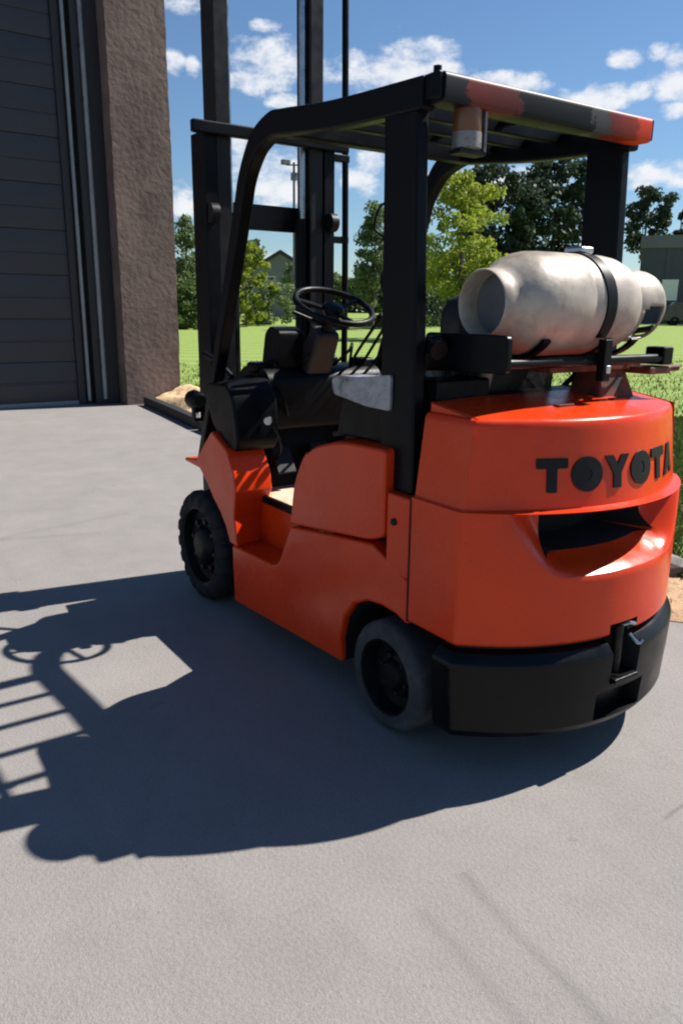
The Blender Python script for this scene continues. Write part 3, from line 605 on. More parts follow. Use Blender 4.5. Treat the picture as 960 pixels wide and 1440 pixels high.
# white panel sign by the hall
x, y = 55.4, 36.4; z = lawn_z(x, y)
s_ = thing('white_board', (x, y, z), 'white board on two posts in front of the grey hall', 'board')
obs = [box('board', -0.6, 0.6, -0.04, 0.04, 1.9, 3.5, 'white_paint', s_, 0.0)]+[box('post', k-0.05, k+0.05, -0.03, 0.1, -0.1, 3.4, 'pole_grey', s_, 0.0) for k in (-0.5, 0.5)]
placed(obs, -0.95, (x, y, z))

# parked car
def car(x, y, ang, label):
    z = lawn_z(x, y); c = thing('parked_car', (x, y, z), label, 'car'); obs = []
    prof = fillet([(-2.25, .35), (2.25, .35), (2.3, .75), (2.15, 1.0), (1.15, 1.12), (.55, 1.72), (-1.5, 1.78), (-2.1, 1.15), (-2.3, 1.0)], 0.18, 4)
    obs.append(prism('body', prof, 'y', -0.92, 0.92, 'car_dark', c, 0.05))
    for s in (-1, 1):
        obs.append(prism('side_window', [(0.95, 1.16), (.5, 1.6), (-1.35, 1.65), (-1.75, 1.2)], 'y', s*0.925-0.01, s*0.925+0.01, 'pane', c, 0.0))
        for wx in (-1.4, 1.4):
            obs.append(lathe('wheel', [(-.11, .16), (-.11, .34), (.11, .34), (.11, .16), (.08, .0)], (wx, s*0.86, 0.34), (0, 1, 0), 'rubber', c, 24))
        obs.append(box('headlight', 2.2, 2.31, s*0.62-0.2, s*0.62+0.2, .72, .9, 'white_paint', c, 0.02))
    obs.append(prism('windscreen', [(1.2, 1.14), (.62, 1.68), (.58, 1.66), (1.16, 1.12)], 'y', -0.8, 0.8, 'pane', c, 0.0))
    placed(obs, ang, (x, y, z))
car(54.6, 33.6, -0.85, 'dark parked car at the far edge of the lawn before the grey hall')

# ================================================================== FORKLIFT
fk = thing('forklift', (0, 0.6, 0), 'orange and black cushion-tyre forklift with raised mast and black overhead guard', 'forklift')
OR, BK = 'orange_paint', 'black_paint'

# --- chassis core
box('chassis', -0.31, 0.31, -0.24, 1.62, 0.13, 0.52, 'dark_void', fk, 0.01)
box('chassis', -0.345, 0.345, 0.32, 1.12, 0.125, 0.53, 'dark_void', fk, 0.01)
box('steer_axle', -0.40, 0.40, -0.05, 0.05, 0.15, 0.25, 'dark_void', fk, 0.01)
box('drive_axle', -0.40, 0.40, 1.42, 1.57, 0.2, 0.35, 'dark_void', fk, 0.01)

# --- side panels with step notch and wheel arch
side = [(1.15, .095), (.262, .146), (.272, .24), (.245, .33), (.19, .40), (.11, .437), (.03, .448), (-.05, .443), (-.108, .425), (-.108, .575), (.09, .650), (.36, .617), (.628, .582), (.675, .50), (.715, .425), (.745, .392), (.79, .378), (1.16, .366)]
for s in (-1, 1):
    prism('side_panel', side, 'x', s*0.522, s*0.455, OR, fk, 0.012, 3)
    # wheel-arch lining behind the arch edge
    V = []; F = []; arc = [(.262, .15), (.268, .24), (.241, .328), (.187, .397), (.108, .433), (.03, .444), (-.05, .439), (-.14, .42), (-.24, .40)]
    for (y, z) in arc: V += [(s*0.50, y, z), (s*0.30, y, z+0.0)]
    F = [(2*i, 2*i+2, 2*i+3, 2*i+1) for i in range(len(arc)-1)]
    new_obj('wheel_arch', V, F, 'dark_void', fk)
    # step tread and riser
    st = box('step', min(s*0.516, s*0.372), max(s*0.516, s*0.372), 0.755, 1.155, 0.34, 0.3685, OR, fk, 0.004)
    prism('step_riser', [(.60, .34), (1.16, .34), (1.16, .555), (.60, .575)], 'x', s*0.372, s*0.352, OR, fk, 0.004)
    # upper cover of the engine bay side
    cov = fillet([(.625, .592), (.598, .76), (.50, .925), (.28, .985), (.02, .992), (.02, .69), (.095, .662)], [0.02, 0.06, 0.12, 0.1, 0.02, 0.02, 0.045], 6)
    prism('engine_cover', cov, 'x', s*0.42, s*0.527, OR, fk, 0.03, 5, taper=[(0.3+(y-0.3)*0.995, z-(0.012 if z > .9 else 0)) for y, z in cov])
    # shoulder between cover and counterweight, below the guard post
    box('post_shoulder', min(s*0.521, s*0.44), max(s*0.521, s*0.44), -0.106, 0.013, 0.58, 0.845, OR, fk, 0.008)
    # front fender / wheel house
    fen = [(1.10, .368), (1.125, .50), (1.105, .62), (1.12, .70), (1.19, .80), (1.34, .865), (1.42, .80), (1.52, .705), (1.665, .69), (1.66, .672), (1.49, .664), (1.40, .605), (1.345, .548), (1.27, .495), (1.217, .44), (1.175, .37)]
    fen2 = [(y+(0.05 if y < 1.2 and z < 0.6 else 0.0), z) for y, z in fen]
    prism('front_fender', fen, 'x', s*0.524, s*0.335, OR, fk, 0.012, 3, taper=fen2)
    # black cowl on the wheel house
    cow = fillet([(1.14, .79), (1.225, .805), (1.37, .885), (1.46, 1.0), (1.45, 1.105), (1.20, 1.11), (1.12, 1.05), (1.10, .84)], 0.03, 3)
    cow2 = fillet([(1.14, .79), (1.225, .805), (1.37, .885), (1.44, 1.0), (1.42, 1.08), (1.22, 1.085), (1.16, 1.03), (1.12, .84)], 0.03, 3)
    prism('dash_cowl', cow, 'x', s*0.30, s*0.50, 'black_plastic', fk, 0.012, 3, taper=cow2)
tube('latch_bolt', [(-0.528, -0.03, 0.755), (-0.50, -0.03, 0.755)], 0.012, 'dark_void', fk)
lathe('filler_cap', [(0, 0), (0.012, 0.0), (0.012, 0.017), (0, 0.02), (-0.01, 0.02)], (-0.36, 1.095, 0.93), (-0.6, -0.8, 0), 'steel_bright', fk, 18)

for (y, z) in ((.70, .30), (.98, .24)): lathe('frame_bolt', [(-.002, .010), (.003, .010), (.0045, .006), (.0045, 0)], (-0.5215, y, z), (-1, 0, 0), 'orange_paint', fk, 8)
tube('seam_gap', [(-0.5205, -0.109, 0.44), (-0.5205, -0.109, 0.845)], 0.0035, 'dark_void', fk, n=6)
# wiring and hoses tucked round the dash, the seat and the gas regulator
for pts in ([(-.28, 1.22, 1.10), (-.24, 1.17, 1.02), (-.20, 1.20, .93), (-.17, 1.27, .86)], [(-.12, 1.25, 1.16), (-.09, 1.19, 1.20), (-.05, 1.20, 1.26), (-.03, 1.22, 1.20)], [(.08, 1.24, 1.15), (.12, 1.17, 1.22), (.16, 1.20, 1.25), (.19, 1.26, 1.16)], [(-.33, 1.10, .90), (-.27, 1.14, .80), (-.24, 1.24, .72), (-.22, 1.32, .66)]):
    tube('cable', smooth_path(pts, 5), 0.007, 'black_plastic', fk, n=7)
for pts in ([(-.40, .10, 1.16), (-.42, .02, 1.27), (-.38, -.05, 1.33), (-.33, -.04, 1.24), (-.34, -.03, 1.16)], [(-.36, .08, 1.15), (-.32, .03, 1.25), (-.26, -.02, 1.27), (-.23, -.05, 1.16)], [(-.43, .13, 1.10), (-.40, .18, 1.30), (-.41, .16, 1.44), (-.44, .12, 1.50)]):
    tube('regulator_hose', smooth_path(pts, 6), 0.010, 'black_plastic', fk, n=8)
lathe('regulator', [(-.03, 0), (-.03, .045), (-.01, .05), (.012, .05), (.02, .03), (.035, .028), (.035, 0)], (-.33, .06, 1.20), (0, .3, 1), 'steel_dull', fk, 20)
# --- floor, pedals, console
box('floor_plate', -0.355, 0.355, 0.55, 1.36, 0.535, 0.572, 'floor_mat', fk, 0.004)
box('floor_edge', -0.377, -0.353, 0.60, 1.14, 0.552, 0.585, BK, fk, 0.004)
hexa('kick_panel', [(-.33, 1.30, .57), (.33, 1.30, .57), (.33, 1.34, .57), (-.33, 1.34, .57)], [(-.33, 1.38, .90), (.33, 1.38, .90), (.33, 1.42, .90), (-.33, 1.42, .90)], 'black_plastic', fk)
for x in (-0.2, 0.02, 0.17): hexa('pedal', [(x-.05, 1.20, .66), (x+.05, 1.20, .66), (x+.05, 1.28, .78), (x-.05, 1.28, .78)], [(x-.05, 1.22, .65), (x+.05, 1.22, .65), (x+.05, 1.30, .77), (x-.05, 1.30, .77)], 'steel_dark', fk, 0.004)
console = fillet([(1.20, .86), (1.52, .86), (1.52, 1.08), (1.44, 1.15), (1.24, 1.145), (1.19, 1.10)], 0.03, 3)
prism('console', console, 'x', -0.30, 0.34, 'black_plastic', fk, 0.01)
for (x, y, z, w, d, hh) in ((-0.27, 1.34, 1.12, .09, .10, .05), (-0.20, 1.30, 1.13, .07, .09, .045), (0.08, 1.36, 1.14, .16, .10, .05), (0.29, 1.30, 1.13, .09, .12, .05)):
    box('console_fitting', x-w/2, x+w/2, y-d/2, y+d/2, z, z+hh, 'black_plastic', fk, 0.015)
# instrument pod left of the column
prism('instrument_pod', fillet([(1.25, 1.13), (1.42, 1.13), (1.38, 1.30), (1.33, 1.335), (1.24, 1.31)], 0.02, 3), 'x', -0.215, -0.085, 'black_plastic', fk, 0.01)
# steering column
cB, cT = Vector((-0.02, 1.36, 0.98)), Vector((-0.02, 1.105, 1.395)); ax = (cT-cB).normalized()
def ring_pts(c, w, d):
    sx = Vector((1, 0, 0)); sy = ax.cross(sx); return [c+sx*w+sy*d, c-sx*w+sy*d, c-sx*w-sy*d, c+sx*w-sy*d]
hexa('steering_column', [tuple(v) for v in ring_pts(cB, .085, .07)], [tuple(v) for v in ring_pts(cB+ax*0.40, .06, .045)], 'column_brown', fk, 0.02)
tube('column_shaft', [cB+ax*0.38, cT], 0.025, 'black_plastic', fk)
tube('column_stalk', [cT-ax*0.06+Vector((-.03, 0, 0)), cT-ax*0.05+Vector((-.17, .03, .045))], 0.009, 'black_plastic', fk)
tube('column_stalk', [cT-ax*0.06+Vector((.03, 0, 0)), cT-ax*0.07+Vector((.12, .0, .0))], 0.009, 'black_plastic', fk)
# steering wheel
wn = Vector((0, -0.42, 0.91)).normalized(); wc = cT+ax*0.035
s1 = Vector((1, 0, 0)); s2 = wn.cross(s1)
rim = [wc+s1*(0.178*math.cos(a))+s2*(0.178*math.sin(a)) for a in [2*math.pi*i/56 for i in range(57)]]
sw = tube('steering_wheel', rim, 0.0145, 'black_plastic', fk, n=12, caps=False)
lathe('hub', [(-0.03, 0.0), (-0.03, 0.035), (0.0, 0.055), (0.018, 0.05), (0.028, 0.03), (0.031, 0.0)], wc-wn*0.02, wn, 'black_plastic', sw, 28)
for a in (R(20), R(160), R(270)):
    tube('spoke', [wc-wn*0.02+(s1*math.cos(a)+s2*math.sin(a))*0.04, wc-wn*0.008+(s1*math.cos(a)+s2*math.sin(a))*0.11, wc+(s1*math.cos(a)+s2*math.sin(a))*0.175], 0.011, 'black_plastic', sw, n=8)
# hydraulic levers
for i, x in enumerate((0.19, 0.255, 0.32)):
    lv = tube('lever', smooth_path([(x, 1.26, 1.14), (x, 1.19-0.01*i, 1.22), (x, 1.03+0.01*i, 1.365)], 4), 0.0075, BK, fk, n=8)
    lathe('lever_knob', [(-.025, 0), (-.02, .013), (0, .018), (.018, .016), (.026, 0)], (x, 1.015+0.01*i, 1.377), (0, -.72, .69), 'black_plastic', lv, 16)
tube('hose', smooth_path([(-0.45, 1.55, 1.2), (-0.42, 1.48, 1.17), (-0.38, 1.40, 1.10)], 4), 0.013, 'black_plastic', fk)

# --- seat and hood
hood = fillet([(-.04, .60), (.585, .60), (.575, .77), (.49, .90), (.415, .945), (.395, 1.04), (-.04, 1.05)], [0, 0, .06, .06, .02, .03, 0], 4)
prism('hood', hood, 'x', -0.42, 0.42, 'black_plastic', fk, 0.015, 3)
prism('hood_lip', [(.02, .993), (.28, .987), (.40, .965), (.41, .985), (.29, 1.010), (.02, 1.016)], 'x', -0.475, -0.40, 'black_plastic', fk, 0.006)
def cushion(name, x0, x1, y0, y1, z0, z1, m, parent, r=0.05, tilt=0.0):
    bm = bmesh.new(); bmesh.ops.create_cube(bm, size=1); bmesh.ops.subdivide_edges(bm, edges=bm.edges, cuts=6, use_grid_fill=True)
    for v in bm.verts:
        c = v.co*2; q = Vector([math.copysign(min(1, abs(k))**0.9, k) for k in c]); rr = max(abs(q.x), abs(q.y), abs(q.z))
        l = (abs(c.x)**6+abs(c.y)**6+abs(c.z)**6)**(1/6); c = c/l*0.985 if l > 0 else c
        dz = 0.05*(1-c.x*c.x)*(1-c.y*c.y)*(1 if c.z > 0 else 0)
        v.co = Vector(((x0+x1)/2+c.x*(x1-x0)/2, (y0+y1)/2+c.y*(y1-y0)/2, (z0+z1)/2+(c.z+dz)*(z1-z0)/2+tilt*c.y*(y1-y0)/2))
    me = bpy.data.meshes.new(name); bm.to_mesh(me); bm.free(); me.materials.append(MATS[m]); me.polygons.foreach_set('use_smooth', [True]*len(me.polygons))
    o = bpy.data.objects.new(name, me); COL.objects.link(o); attach(o, parent); return o
seat = cushion('seat_cushion', -0.25, 0.25, 0.10, 0.54, 1.045, 1.165, 'seat_vinyl', fk, tilt=0.05)
prism('seat_side_pad', fillet([(.04, 1.10), (.17, 1.102), (.36, 1.125), (.375, 1.175), (.34, 1.19), (.20, 1.195), (.04, 1.215)], .012, 3), 'x', -0.50, -0.39, 'tape_grey', seat, 0.012, 3)
prism('seat_side_box', [(.0, .99), (.36, .985), (.345, 1.06), (.33, 1.118), (.0, 1.105)], 'x', -0.485, -0.40, 'black_plastic', seat, 0.008)
cushion('seat_backrest', -0.235, 0.235, -0.01, 0.15, 1.08, 1.47, 'seat_vinyl', fk)
box('seat_base', -0.21, 0.21, 0.05, 0.46, 1.035, 1.07, 'steel_dark', fk, 0.01)
tube('grab_loop', smooth_path([(-0.26, 0.12, 1.20), (-0.31, 0.16, 1.27), (-0.31, 0.05, 1.31), (-0.25, 0.02, 1.25)], 5), 0.011, 'black_plastic', fk)

# --- counterweight (grid following its plan curve, sculpted in depth)
CR = 0.736; CY = 0.191; CA = math.atan2(0.515, 0.526)
def plan(y_start, nside, narc):
    P = []; Nn = []
    for i in range(nside): P.append(Vector((-0.52, y_start+(-0.322-y_start)*i/(nside-1)))); Nn.append(Vector((-1, 0)))
    for t in (0.25, 0.5, 0.75):
        a = Vector((-0.52, -0.322)); b = Vector((-0.519, -0.334)); c = Vector((-0.508, -0.3418)); P.append(a*(1-t)**2+b*2*t*(1-t)+c*t*t); Nn.append((Vector((-1, 0))*(1-t)+Vector((-math.sin(CA), -math.cos(CA)))*t).normalized())
    A = math.asin(0.508/CR)
    for i in range(narc+1):
        a = -A+2*A*i/narc; P.append(Vector((CR*math.sin(a), CY-CR*math.cos(a)))); Nn.append(Vector((math.sin(a), -math.cos(a))))
    k = nside+3
    for i in range(k-1, -1, -1): P.append(Vector((-P[i].x, P[i].y))); Nn.append(Vector((-Nn[i].x, Nn[i].y)))
    return P, Nn
def shell(name, P, Nn, rows, depth, mats, matf, parent, close_top=True, close_bot=True, cap=None):
    """rows: (z, inset); depth(x, y, z) extra inset"""
    V = []; F = []; fm = []; W = len(P)
    D = np.zeros((len(rows), W))
    for j, (z, ins) in enumerate(rows):
        for i in range(W):
            d = ins+depth(P[i].x, P[i].y, z); D[j, i] = d; q = P[i]-Nn[i]*d; V.append((q.x, q.y, z))
    for j in range(len(rows)-1):
        for i in range(W-1):
            F.append((j*W+i, j*W+i+1, (j+1)*W+i+1, (j+1)*W+i)); fm.append(matf(P[i].x, (rows[j][0]+rows[j+1][0])/2, max(D[j, i], D[j+1, i+1])))
    if cap:   # top deck rising gently to the front
        z1, yf, nc = cap; b_ = (len(rows)-1)*W; base = V[b_:b_+W]; z0 = base[0][2]
        for k in range(1, nc+1):
            t = k/nc; o_ = len(V)
            V += [(q[0], q[1]+(yf-q[1])*t, z0+(z1-z0)*t*(0.35+0.65*min(1, (yf-q[1])/0.3))) for q in base]
            p_ = b_ if k == 1 else o_-W
            for i in range(W-1): F.append((p_+i, p_+i+1, o_+i+1, o_+i)); fm.append(0)
        close_top = False
    # front closure
    F.append(tuple(j*W for j in range(len(rows)))+tuple(j*W+W-1 for j in range(len(rows)-1, -1, -1))); fm.append(0)
    if close_top:
        b_ = (len(rows)-1)*W
        for i in range(W//2-1): F.append((b_+i, b_+i+1, b_+W-2-i, b_+W-1-i)); fm.append(0)
    if close_bot: F.append(tuple(range(W-1, -1, -1))); fm.append(0)
    return new_obj(name, V, F, mats, parent, ang=28, fm=fm)
Pc, Nc = plan(-0.11, 8, 150)
def cw_inset(z):
    if z <= 0.851: return 0.0
    return 0.014+0.034*(z-0.851)/0.279
def cw_depth(x, y, z):
    d = 0.0
    rear = ss((-0.30-y)/0.2)
    if z > 0.855: d += 0.018*rear
    if 0.645 < z < 0.8525:
        t = (z-0.645)/0.208; X = 0.24+0.19*t**0.55
        e = ss((X-abs(x))/0.10)*ss(t/0.33); d += 0.115*e
        zs = 0.7088
        if abs(x) < 0.29 and z > zs: d += 0.16
    if 0.43 < z < 0.478 and abs(x-0.0) < 0.062: d += 0.09
    return d
zr = [(.437, .02), (.441, .006), (.449, 0)]+[(z, 0) for z in (.46, .476, .4785, .50, .54, .58, .61, .63, .641)]+[(.645+.0085*i, 0) for i in range(1, 24)]+[(.8495, 0), (.8525, 0), (.853, .010)]
zr += [(.858, cw_inset(.858)), (.87, cw_inset(.87))]+[(.90+.02*i, cw_inset(.90+.02*i)) for i in range(10)]+[(1.092, cw_inset(1.092)), (1.102, cw_inset(1.102)+.0015), (1.109, cw_inset(1.109)+.005), (1.113, cw_inset(1.113)+.010), (1.115, cw_inset(1.115)+.018)]
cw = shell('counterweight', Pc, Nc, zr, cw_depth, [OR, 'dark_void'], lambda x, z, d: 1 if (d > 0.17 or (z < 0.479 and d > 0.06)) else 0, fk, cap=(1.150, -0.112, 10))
# radiator core guard deep in the slot
box('core_guard', -0.25, 0.25, -0.235, -0.22, 0.72, 0.85, 'dark_void', cw, 0.004)
for (x, y) in ((-0.09, -0.31), (0.21, -0.28)): box('top_recess', x-0.035, x+0.035, y-0.012, y+0.012, 1.128, 1.1365, 'rust_red', cw, 0.001)

# --- raised lettering bent round the upper face
def on_face(u, z, out):
    """u = arc length along rear face from its middle; point proud of the tapered face by out"""
    a = u/CR; ins = cw_inset(z)+0.018-out; r = CR-ins
    return (r*math.sin(a), CY-r*math.cos(a), z)
def letter(polys, uc, zc, w, hgt):
    V = []; F = []
    for outer, inner in polys:
        n = len(outer)
        def add(ring, o): b = len(V); V.extend(on_face(uc+a*w, zc+b_*hgt, o) for a, b_ in ring); return b
        if inner is None:
            t = add(outer, 0.0045); m_ = add(outer, -0.004); F.append(tuple(range(t, t+n)))
            F.extend((t+i, m_+i, m_+(i+1) % n, t+(i+1) % n) for i in range(n))
        else:
            t = add(outer, 0.0045); m_ = add(outer, -0.004); ti = add(inner, 0.0045); bi = add(inner, 0.0028)
            for i in range(n):
                j = (i+1) % n; F += [(t+i, t+j, ti+j, ti+i), (t+i, m_+i, m_+j, t+j), (ti+i, ti+j, bi+j, bi+i)]
            F.append(tuple(range(bi, bi+n)))
    o = new_obj('letter', V, F, 'letter_black', cw, ang=40); return o
Tp = fillet([(-.5, .5), (-.5, .2), (-.16, .2), (-.16, -.5), (.16, -.5), (.16, .2), (.5, .2), (.5, .5)], 0.05, 3)
Yp = fillet([(-.52, .5), (-.16, -.06), (-.16, -.5), (.16, -.5), (.16, -.06), (.52, .5), (.18, .5), (0, .2), (-.18, .5)], 0.04, 3)
Oo = [(0.52*math.cos(2*math.pi*i/32), 0.52*math.sin(2*math.pi*i/32)) for i in range(32)]; Oi = [(0.15*math.cos(2*math.pi*i/32), 0.20*math.sin(2*math.pi*i/32)) for i in range(32)]
Ap = fillet([(-.54, -.5), (-.2, -.5), (-.13, -.28), (.13, -.28), (.2, -.5), (.54, -.5), (.19, .5), (-.19, .5)], 0.04, 3)
LU = [-0.303, -0.180, -0.058, 0.064, 0.183, 0.302]
for u, (pl, wd) in zip(LU, (([(Tp, None)], .112), ([(Oo, Oi)], .118), ([(Yp, None)], .112), ([(Oo, Oi)], .118), ([(Tp, None)], .112), ([(Ap, None)], .115))): letter(pl, u, 0.955, wd*0.94, 0.099)

# --- black bumper below
Pb, Nb = plan(-0.262, 4, 120)
def bp_depth(x, y, z):
    d = 0.0
    if abs(x) < 0.062 and z > 0.285: d += 0.09
    if abs(x+0.0) < 0.105 and 0.165 < z < 0.262: d += 0.05*min(1, (0.262-z)/0.004+0.0 if z > 0.258 else 1)
    return d
br = [(.12, .06), (.125, .03), (.14, .004), (.16, -.008), (.165, -.01), (.1665, -.01), (.20, -.012), (.23, -.014), (.257, -.016), (.261, -.016), (.264, -.016), (.284, -.018), (.2865, -.018), (.33, -.020), (.37, -.022), (.386, -.022), (.394, -.018), (.416, .004), (.420, .018), (.424, .028), (.438, .030)]
bump_ = shell('rear_bumper', Pb, Nb, br, bp_depth, ['bumper_black', 'dark_void'], lambda x, z, d: 1 if d > 0.04 else 0, fk)
tube('drawbar_pin', [(0, -0.525, 0.27), (0, -0.525, 0.46)], 0.016, 'steel_dark', fk)
tube('pin_handle', [(0, -0.525, 0.455), (0.02, -0.55, 0.47), (0.045, -0.55, 0.462)], 0.006, 'steel_bright', fk, n=8)
box('drawbar_plate', -0.058, 0.058, -0.575, -0.47, 0.286, 0.302, 'bumper_black', fk, 0.004)
tube('pin_chain', smooth_path([(0.03, -0.545, 0.43), (0.05, -0.565, 0.40), (0.065, -0.57, 0.41)], 3), 0.006, 'steel_bright', fk, n=6)

# --- wheels
def rear_wheel(s):
    x = s*0.5235; r = 0.196; w = 0.135
    wv = thing_part = lathe('rear_wheel', [(0.0, .135), (-.004, .150), (0.0, .172), (-.006, .184), (-.018, .1935), (-.035, r), (-w+.03, r), (-w+.01, .190), (-w, .175), (-w, .135), (-w+.01, .13)], (x, 0, r), (s, 0, 0), 'rubber_grey', fk, 72)
    lathe('rim', [(-.002, .140), (-.004, .128), (-.03, .124), (-.055, .118), (-.06, .085), (-.045, .075), (-.043, .058), (-.052, .05)], (x, 0, r), (s, 0, 0), 'rim_black', wv, 48)
    lathe('hub', [(-.055, .056), (-.03, .05), (-.022, .042), (-.02, .02), (-.022, 0)], (x, 0, r), (s, 0, 0), 'rim_black', wv, 32)
    for k in range(6):
        a = R(60*k+15); lathe('wheel_bolt', [(-.046, .009), (-.036, .009), (-.034, .006), (-.034, 0)], (x, .067*math.cos(a), r+.067*math.sin(a)), (s, 0, 0), 'steel_dark', wv, 8)
def front_wheel(s):
    x = s*0.546; r = 0.274; w = 0.18; n = 144
    def jit(i, k, h, rr):
        ph = (k % 8)
        groove = ph in (0, 1, 2)
        if i in (3, 4, 5) and groove: rr -= 0.013
        if i in (2,) and groove: rr -= 0.010; h -= 0.006
        if i in (9, 8) and ((k+4) % 8) in (0, 1, 2): rr -= 0.013
        return h, rr
    wv = lathe('front_wheel', [(-.004, .195), (0.004, .215), (0.0, .245), (-.012, .262), (-.03, r), (-.065, r), (-.07, r-.012), (-.105, r-.012), (-.11, r), (-w+.03, r), (-w, .25), (-w, .195)], (x, 1.494, r), (s, 0, 0), 'rubber', fk, n, jitter=jit)
    lathe('rim', [(-.002, .197), (-.01, .185), (-.05, .178), (-.062, .15), (-.05, .14), (-.045, .105), (-.06, .095)], (x, 1.494, r), (s, 0, 0), 'rim_black', wv, 48)
    lathe('hub', [(-.06, .10), (-.03, .09), (-.012, .07), (-.006, .04), (-.004, 0)], (x, 1.494, r), (s, 0, 0), 'rim_black', wv, 32)
    for k in range(8):
        a = R(45*k+10); lathe('wheel_bolt', [(-.05, .014), (-.03, .014), (-.027, .008), (-.027, 0)], (x, 1.494+.123*math.cos(a), r+.123*math.sin(a)), (s, 0, 0), 'steel_dark', wv, 8)
for s in (-1, 1): rear_wheel(s); front_wheel(s)

# --- overhead guard
GX = 0.465
ap = [(0.827, 2.066), (0.933, 2.034), (0.999, 1.98), (1.057, 1.902), (1.093, 1.812), (1.191, 1.567), (1.305, 1.299), (1.431, 1.002), (1.571, 0.674)]
for s in (-1, 1):
    pth = smooth_path([(s*GX, -0.06, 2.0), (s*GX, 0.40, 2.025), (s*GX, 0.74, 2.062)]+[(s*GX, y-0.008, z) for y, z in ap], 5)
    n_ = len(pth); hh = [0.088-0.02*ss((i/n_-0.3)/0.25)-0.018*ss((i/n_-0.6)/0.35) for i in range(n_)]
    rsweep('guard_side_rail', pth, (1, 0, 0), 0.058, hh, 'mast_worn' if False else BK, fk, 0.010)
    lo = [(s*.435, -.075, .842), (s*.490, -.075, .842), (s*.490, .10, .842), (s*.435, .10, .842)]
    hi = [(s*.435, -.03, 1.975), (s*.485, -.03, 1.975), (s*.485, .125, 1.975), (s*.435, .125, 1.975)]
    hexa('guard_post', lo, hi, BK, fk, 0.012)
beam = prism('guard_rear_beam', fillet([(-.125, 1.970), (-.045, 1.970), (-.045, 2.045), (-.075, 2.056), (-.125, 2.043)], .012, 3), 'x', -0.462, 0.462, 'beam_patched_paint', fk, 0.008)
for s in (-1, 1): box('beam_end_cap', min(s*.4625, s*.482), max(s*.4625, s*.482), -.118, -.03, 1.978, 2.046, BK, fk, 0.006)
tube('beam_bolt', [(-0.455, -0.08, 2.04), (-0.455, -0.08, 2.066)], 0.012, BK, fk)
box('guard_front_beam', -0.44, 0.44, 0.74, 0.80, 2.02, 2.095, BK, fk, 0.008)
for i, y in enumerate((0.085, 0.265, 0.445, 0.605)):
    box('guard_roof_bar', -0.44, 0.44, y-0.016, y+0.016, 2.005+0.05*(y+.05), 2.05+0.05*(y+.05), BK, fk, 0.005)
rsweep('guard_roof_strut', [(0.13, -0.05, 2.035), (0.13, 0.75, 2.078)], (1, 0, 0), 0.02, 0.03, BK, fk, 0.004)
# work lamp under the rear beam
lamp = lathe('strobe_lamp', [(0.0, 0.0), (0.0, .040), (-.058, .042), (-.066, .038)], (-0.335, -0.080, 1.972), (0, 0, 1), 'amber_lens', fk, 28)
lathe('lamp_base', [(-.062, .043), (-.105, .043), (-.108, .037), (-.108, 0)], (-0.335, -0.080, 1.972), (0, 0, 1), 'steel_dull', lamp, 28)
box('lamp_bracket', -0.288, -0.278, -0.105, -0.055, 1.852, 1.974, 'steel_dull', lamp, 0.003)
box('lamp_bracket', -0.38, -0.278, -0.105, -0.055, 1.851, 1.864, 'steel_dark', lamp, 0.003)
tube('lamp_cable', smooth_path([(-0.41, 0.15, 1.40), (-0.43, 0.19, 1.50), (-0.42, 0.155, 1.58), (-0.437, 0.13, 1.66)], 4), 0.006, 'black_plastic', fk)
tube('lamp_cable', smooth_path([(-0.44, 0.13, 1.62), (-0.46, 0.19, 1.66), (-0.46, 0.17, 1.72), (-0.45, 0.128, 1.74)], 4), 0.004, 'black_plastic', fk)

# --- mast
for s in (-1, 1):
    chan = [(s*.363, 1.667), (s*.363, 1.817), (s*.300, 1.817), (s*.300, 1.797), (s*.338, 1.797), (s*.338, 1.687), (s*.300, 1.687), (s*.300, 1.667)]
    prism('outer_mast_rail', chan, 'z', 0.12, 2.205, BK, fk, 0.004)
    ib = [(s*.296, 1.675), (s*.296, 1.81), (s*.222, 1.81), (s*.222, 1.792), (s*.262, 1.792), (s*.262, 1.693), (s*.222, 1.693), (s*.222, 1.675)]
    prism('inner_mast_rail', ib, 'z', 0.45, 3.85, 'mast_worn', fk, 0.004)
    tube('lift_cylinder', [(s*.205, 1.735, 0.14), (s*.205, 1.735, 1.86)], 0.036, BK, fk, n=20)
    tube('cylinder_rod', [(s*.212, 1.735, 1.8), (s*.212, 1.735, 3.8)], 0.022, 'steel_bright', fk, n=20)
    lathe('mast_roller', [(-.02, 0), (-.02, .045), (.02, .045), (.02, 0)], (s*.335, 1.650, 1.845), (1, 0, 0), 'steel_dark', fk, 24)
    tube('tilt_cylinder', [(s*.33, 1.30, .50), (s*.33, 1.69, .70)], 0.032, 'steel_dark', fk, n=14)
box('mast_top_bar', -0.43, 0.43, 1.632, 1.669, 2.185, 2.24, BK, fk, 0.008)
box('mast_mid_bar', -0.335, 0.335, 1.818, 1.842, 1.80, 1.925, 'mast_worn', fk, 0.008)
box('mast_low_bar', -0.335, 0.335, 1.818, 1.842, 0.30, 0.42, 'mast_worn', fk, 0.008)
box('inner_top_bar', -0.30, 0.30, 1.805, 1.845, 3.76, 3.85, BK, fk, 0.008)
tube('lift_hose', smooth_path([(0.448, 1.69, 0.75), (0.448, 1.69, 1.6), (0.446, 1.70, 2.4), (0.442, 1.71, 3.3)], 4), 0.017, 'black_plastic', fk)
for z in (1.30, 1.75, 2.15): box('hose_clamp', 0.36, 0.465, 1.68, 1.71, z, z+0.035, BK, fk, 0.004)
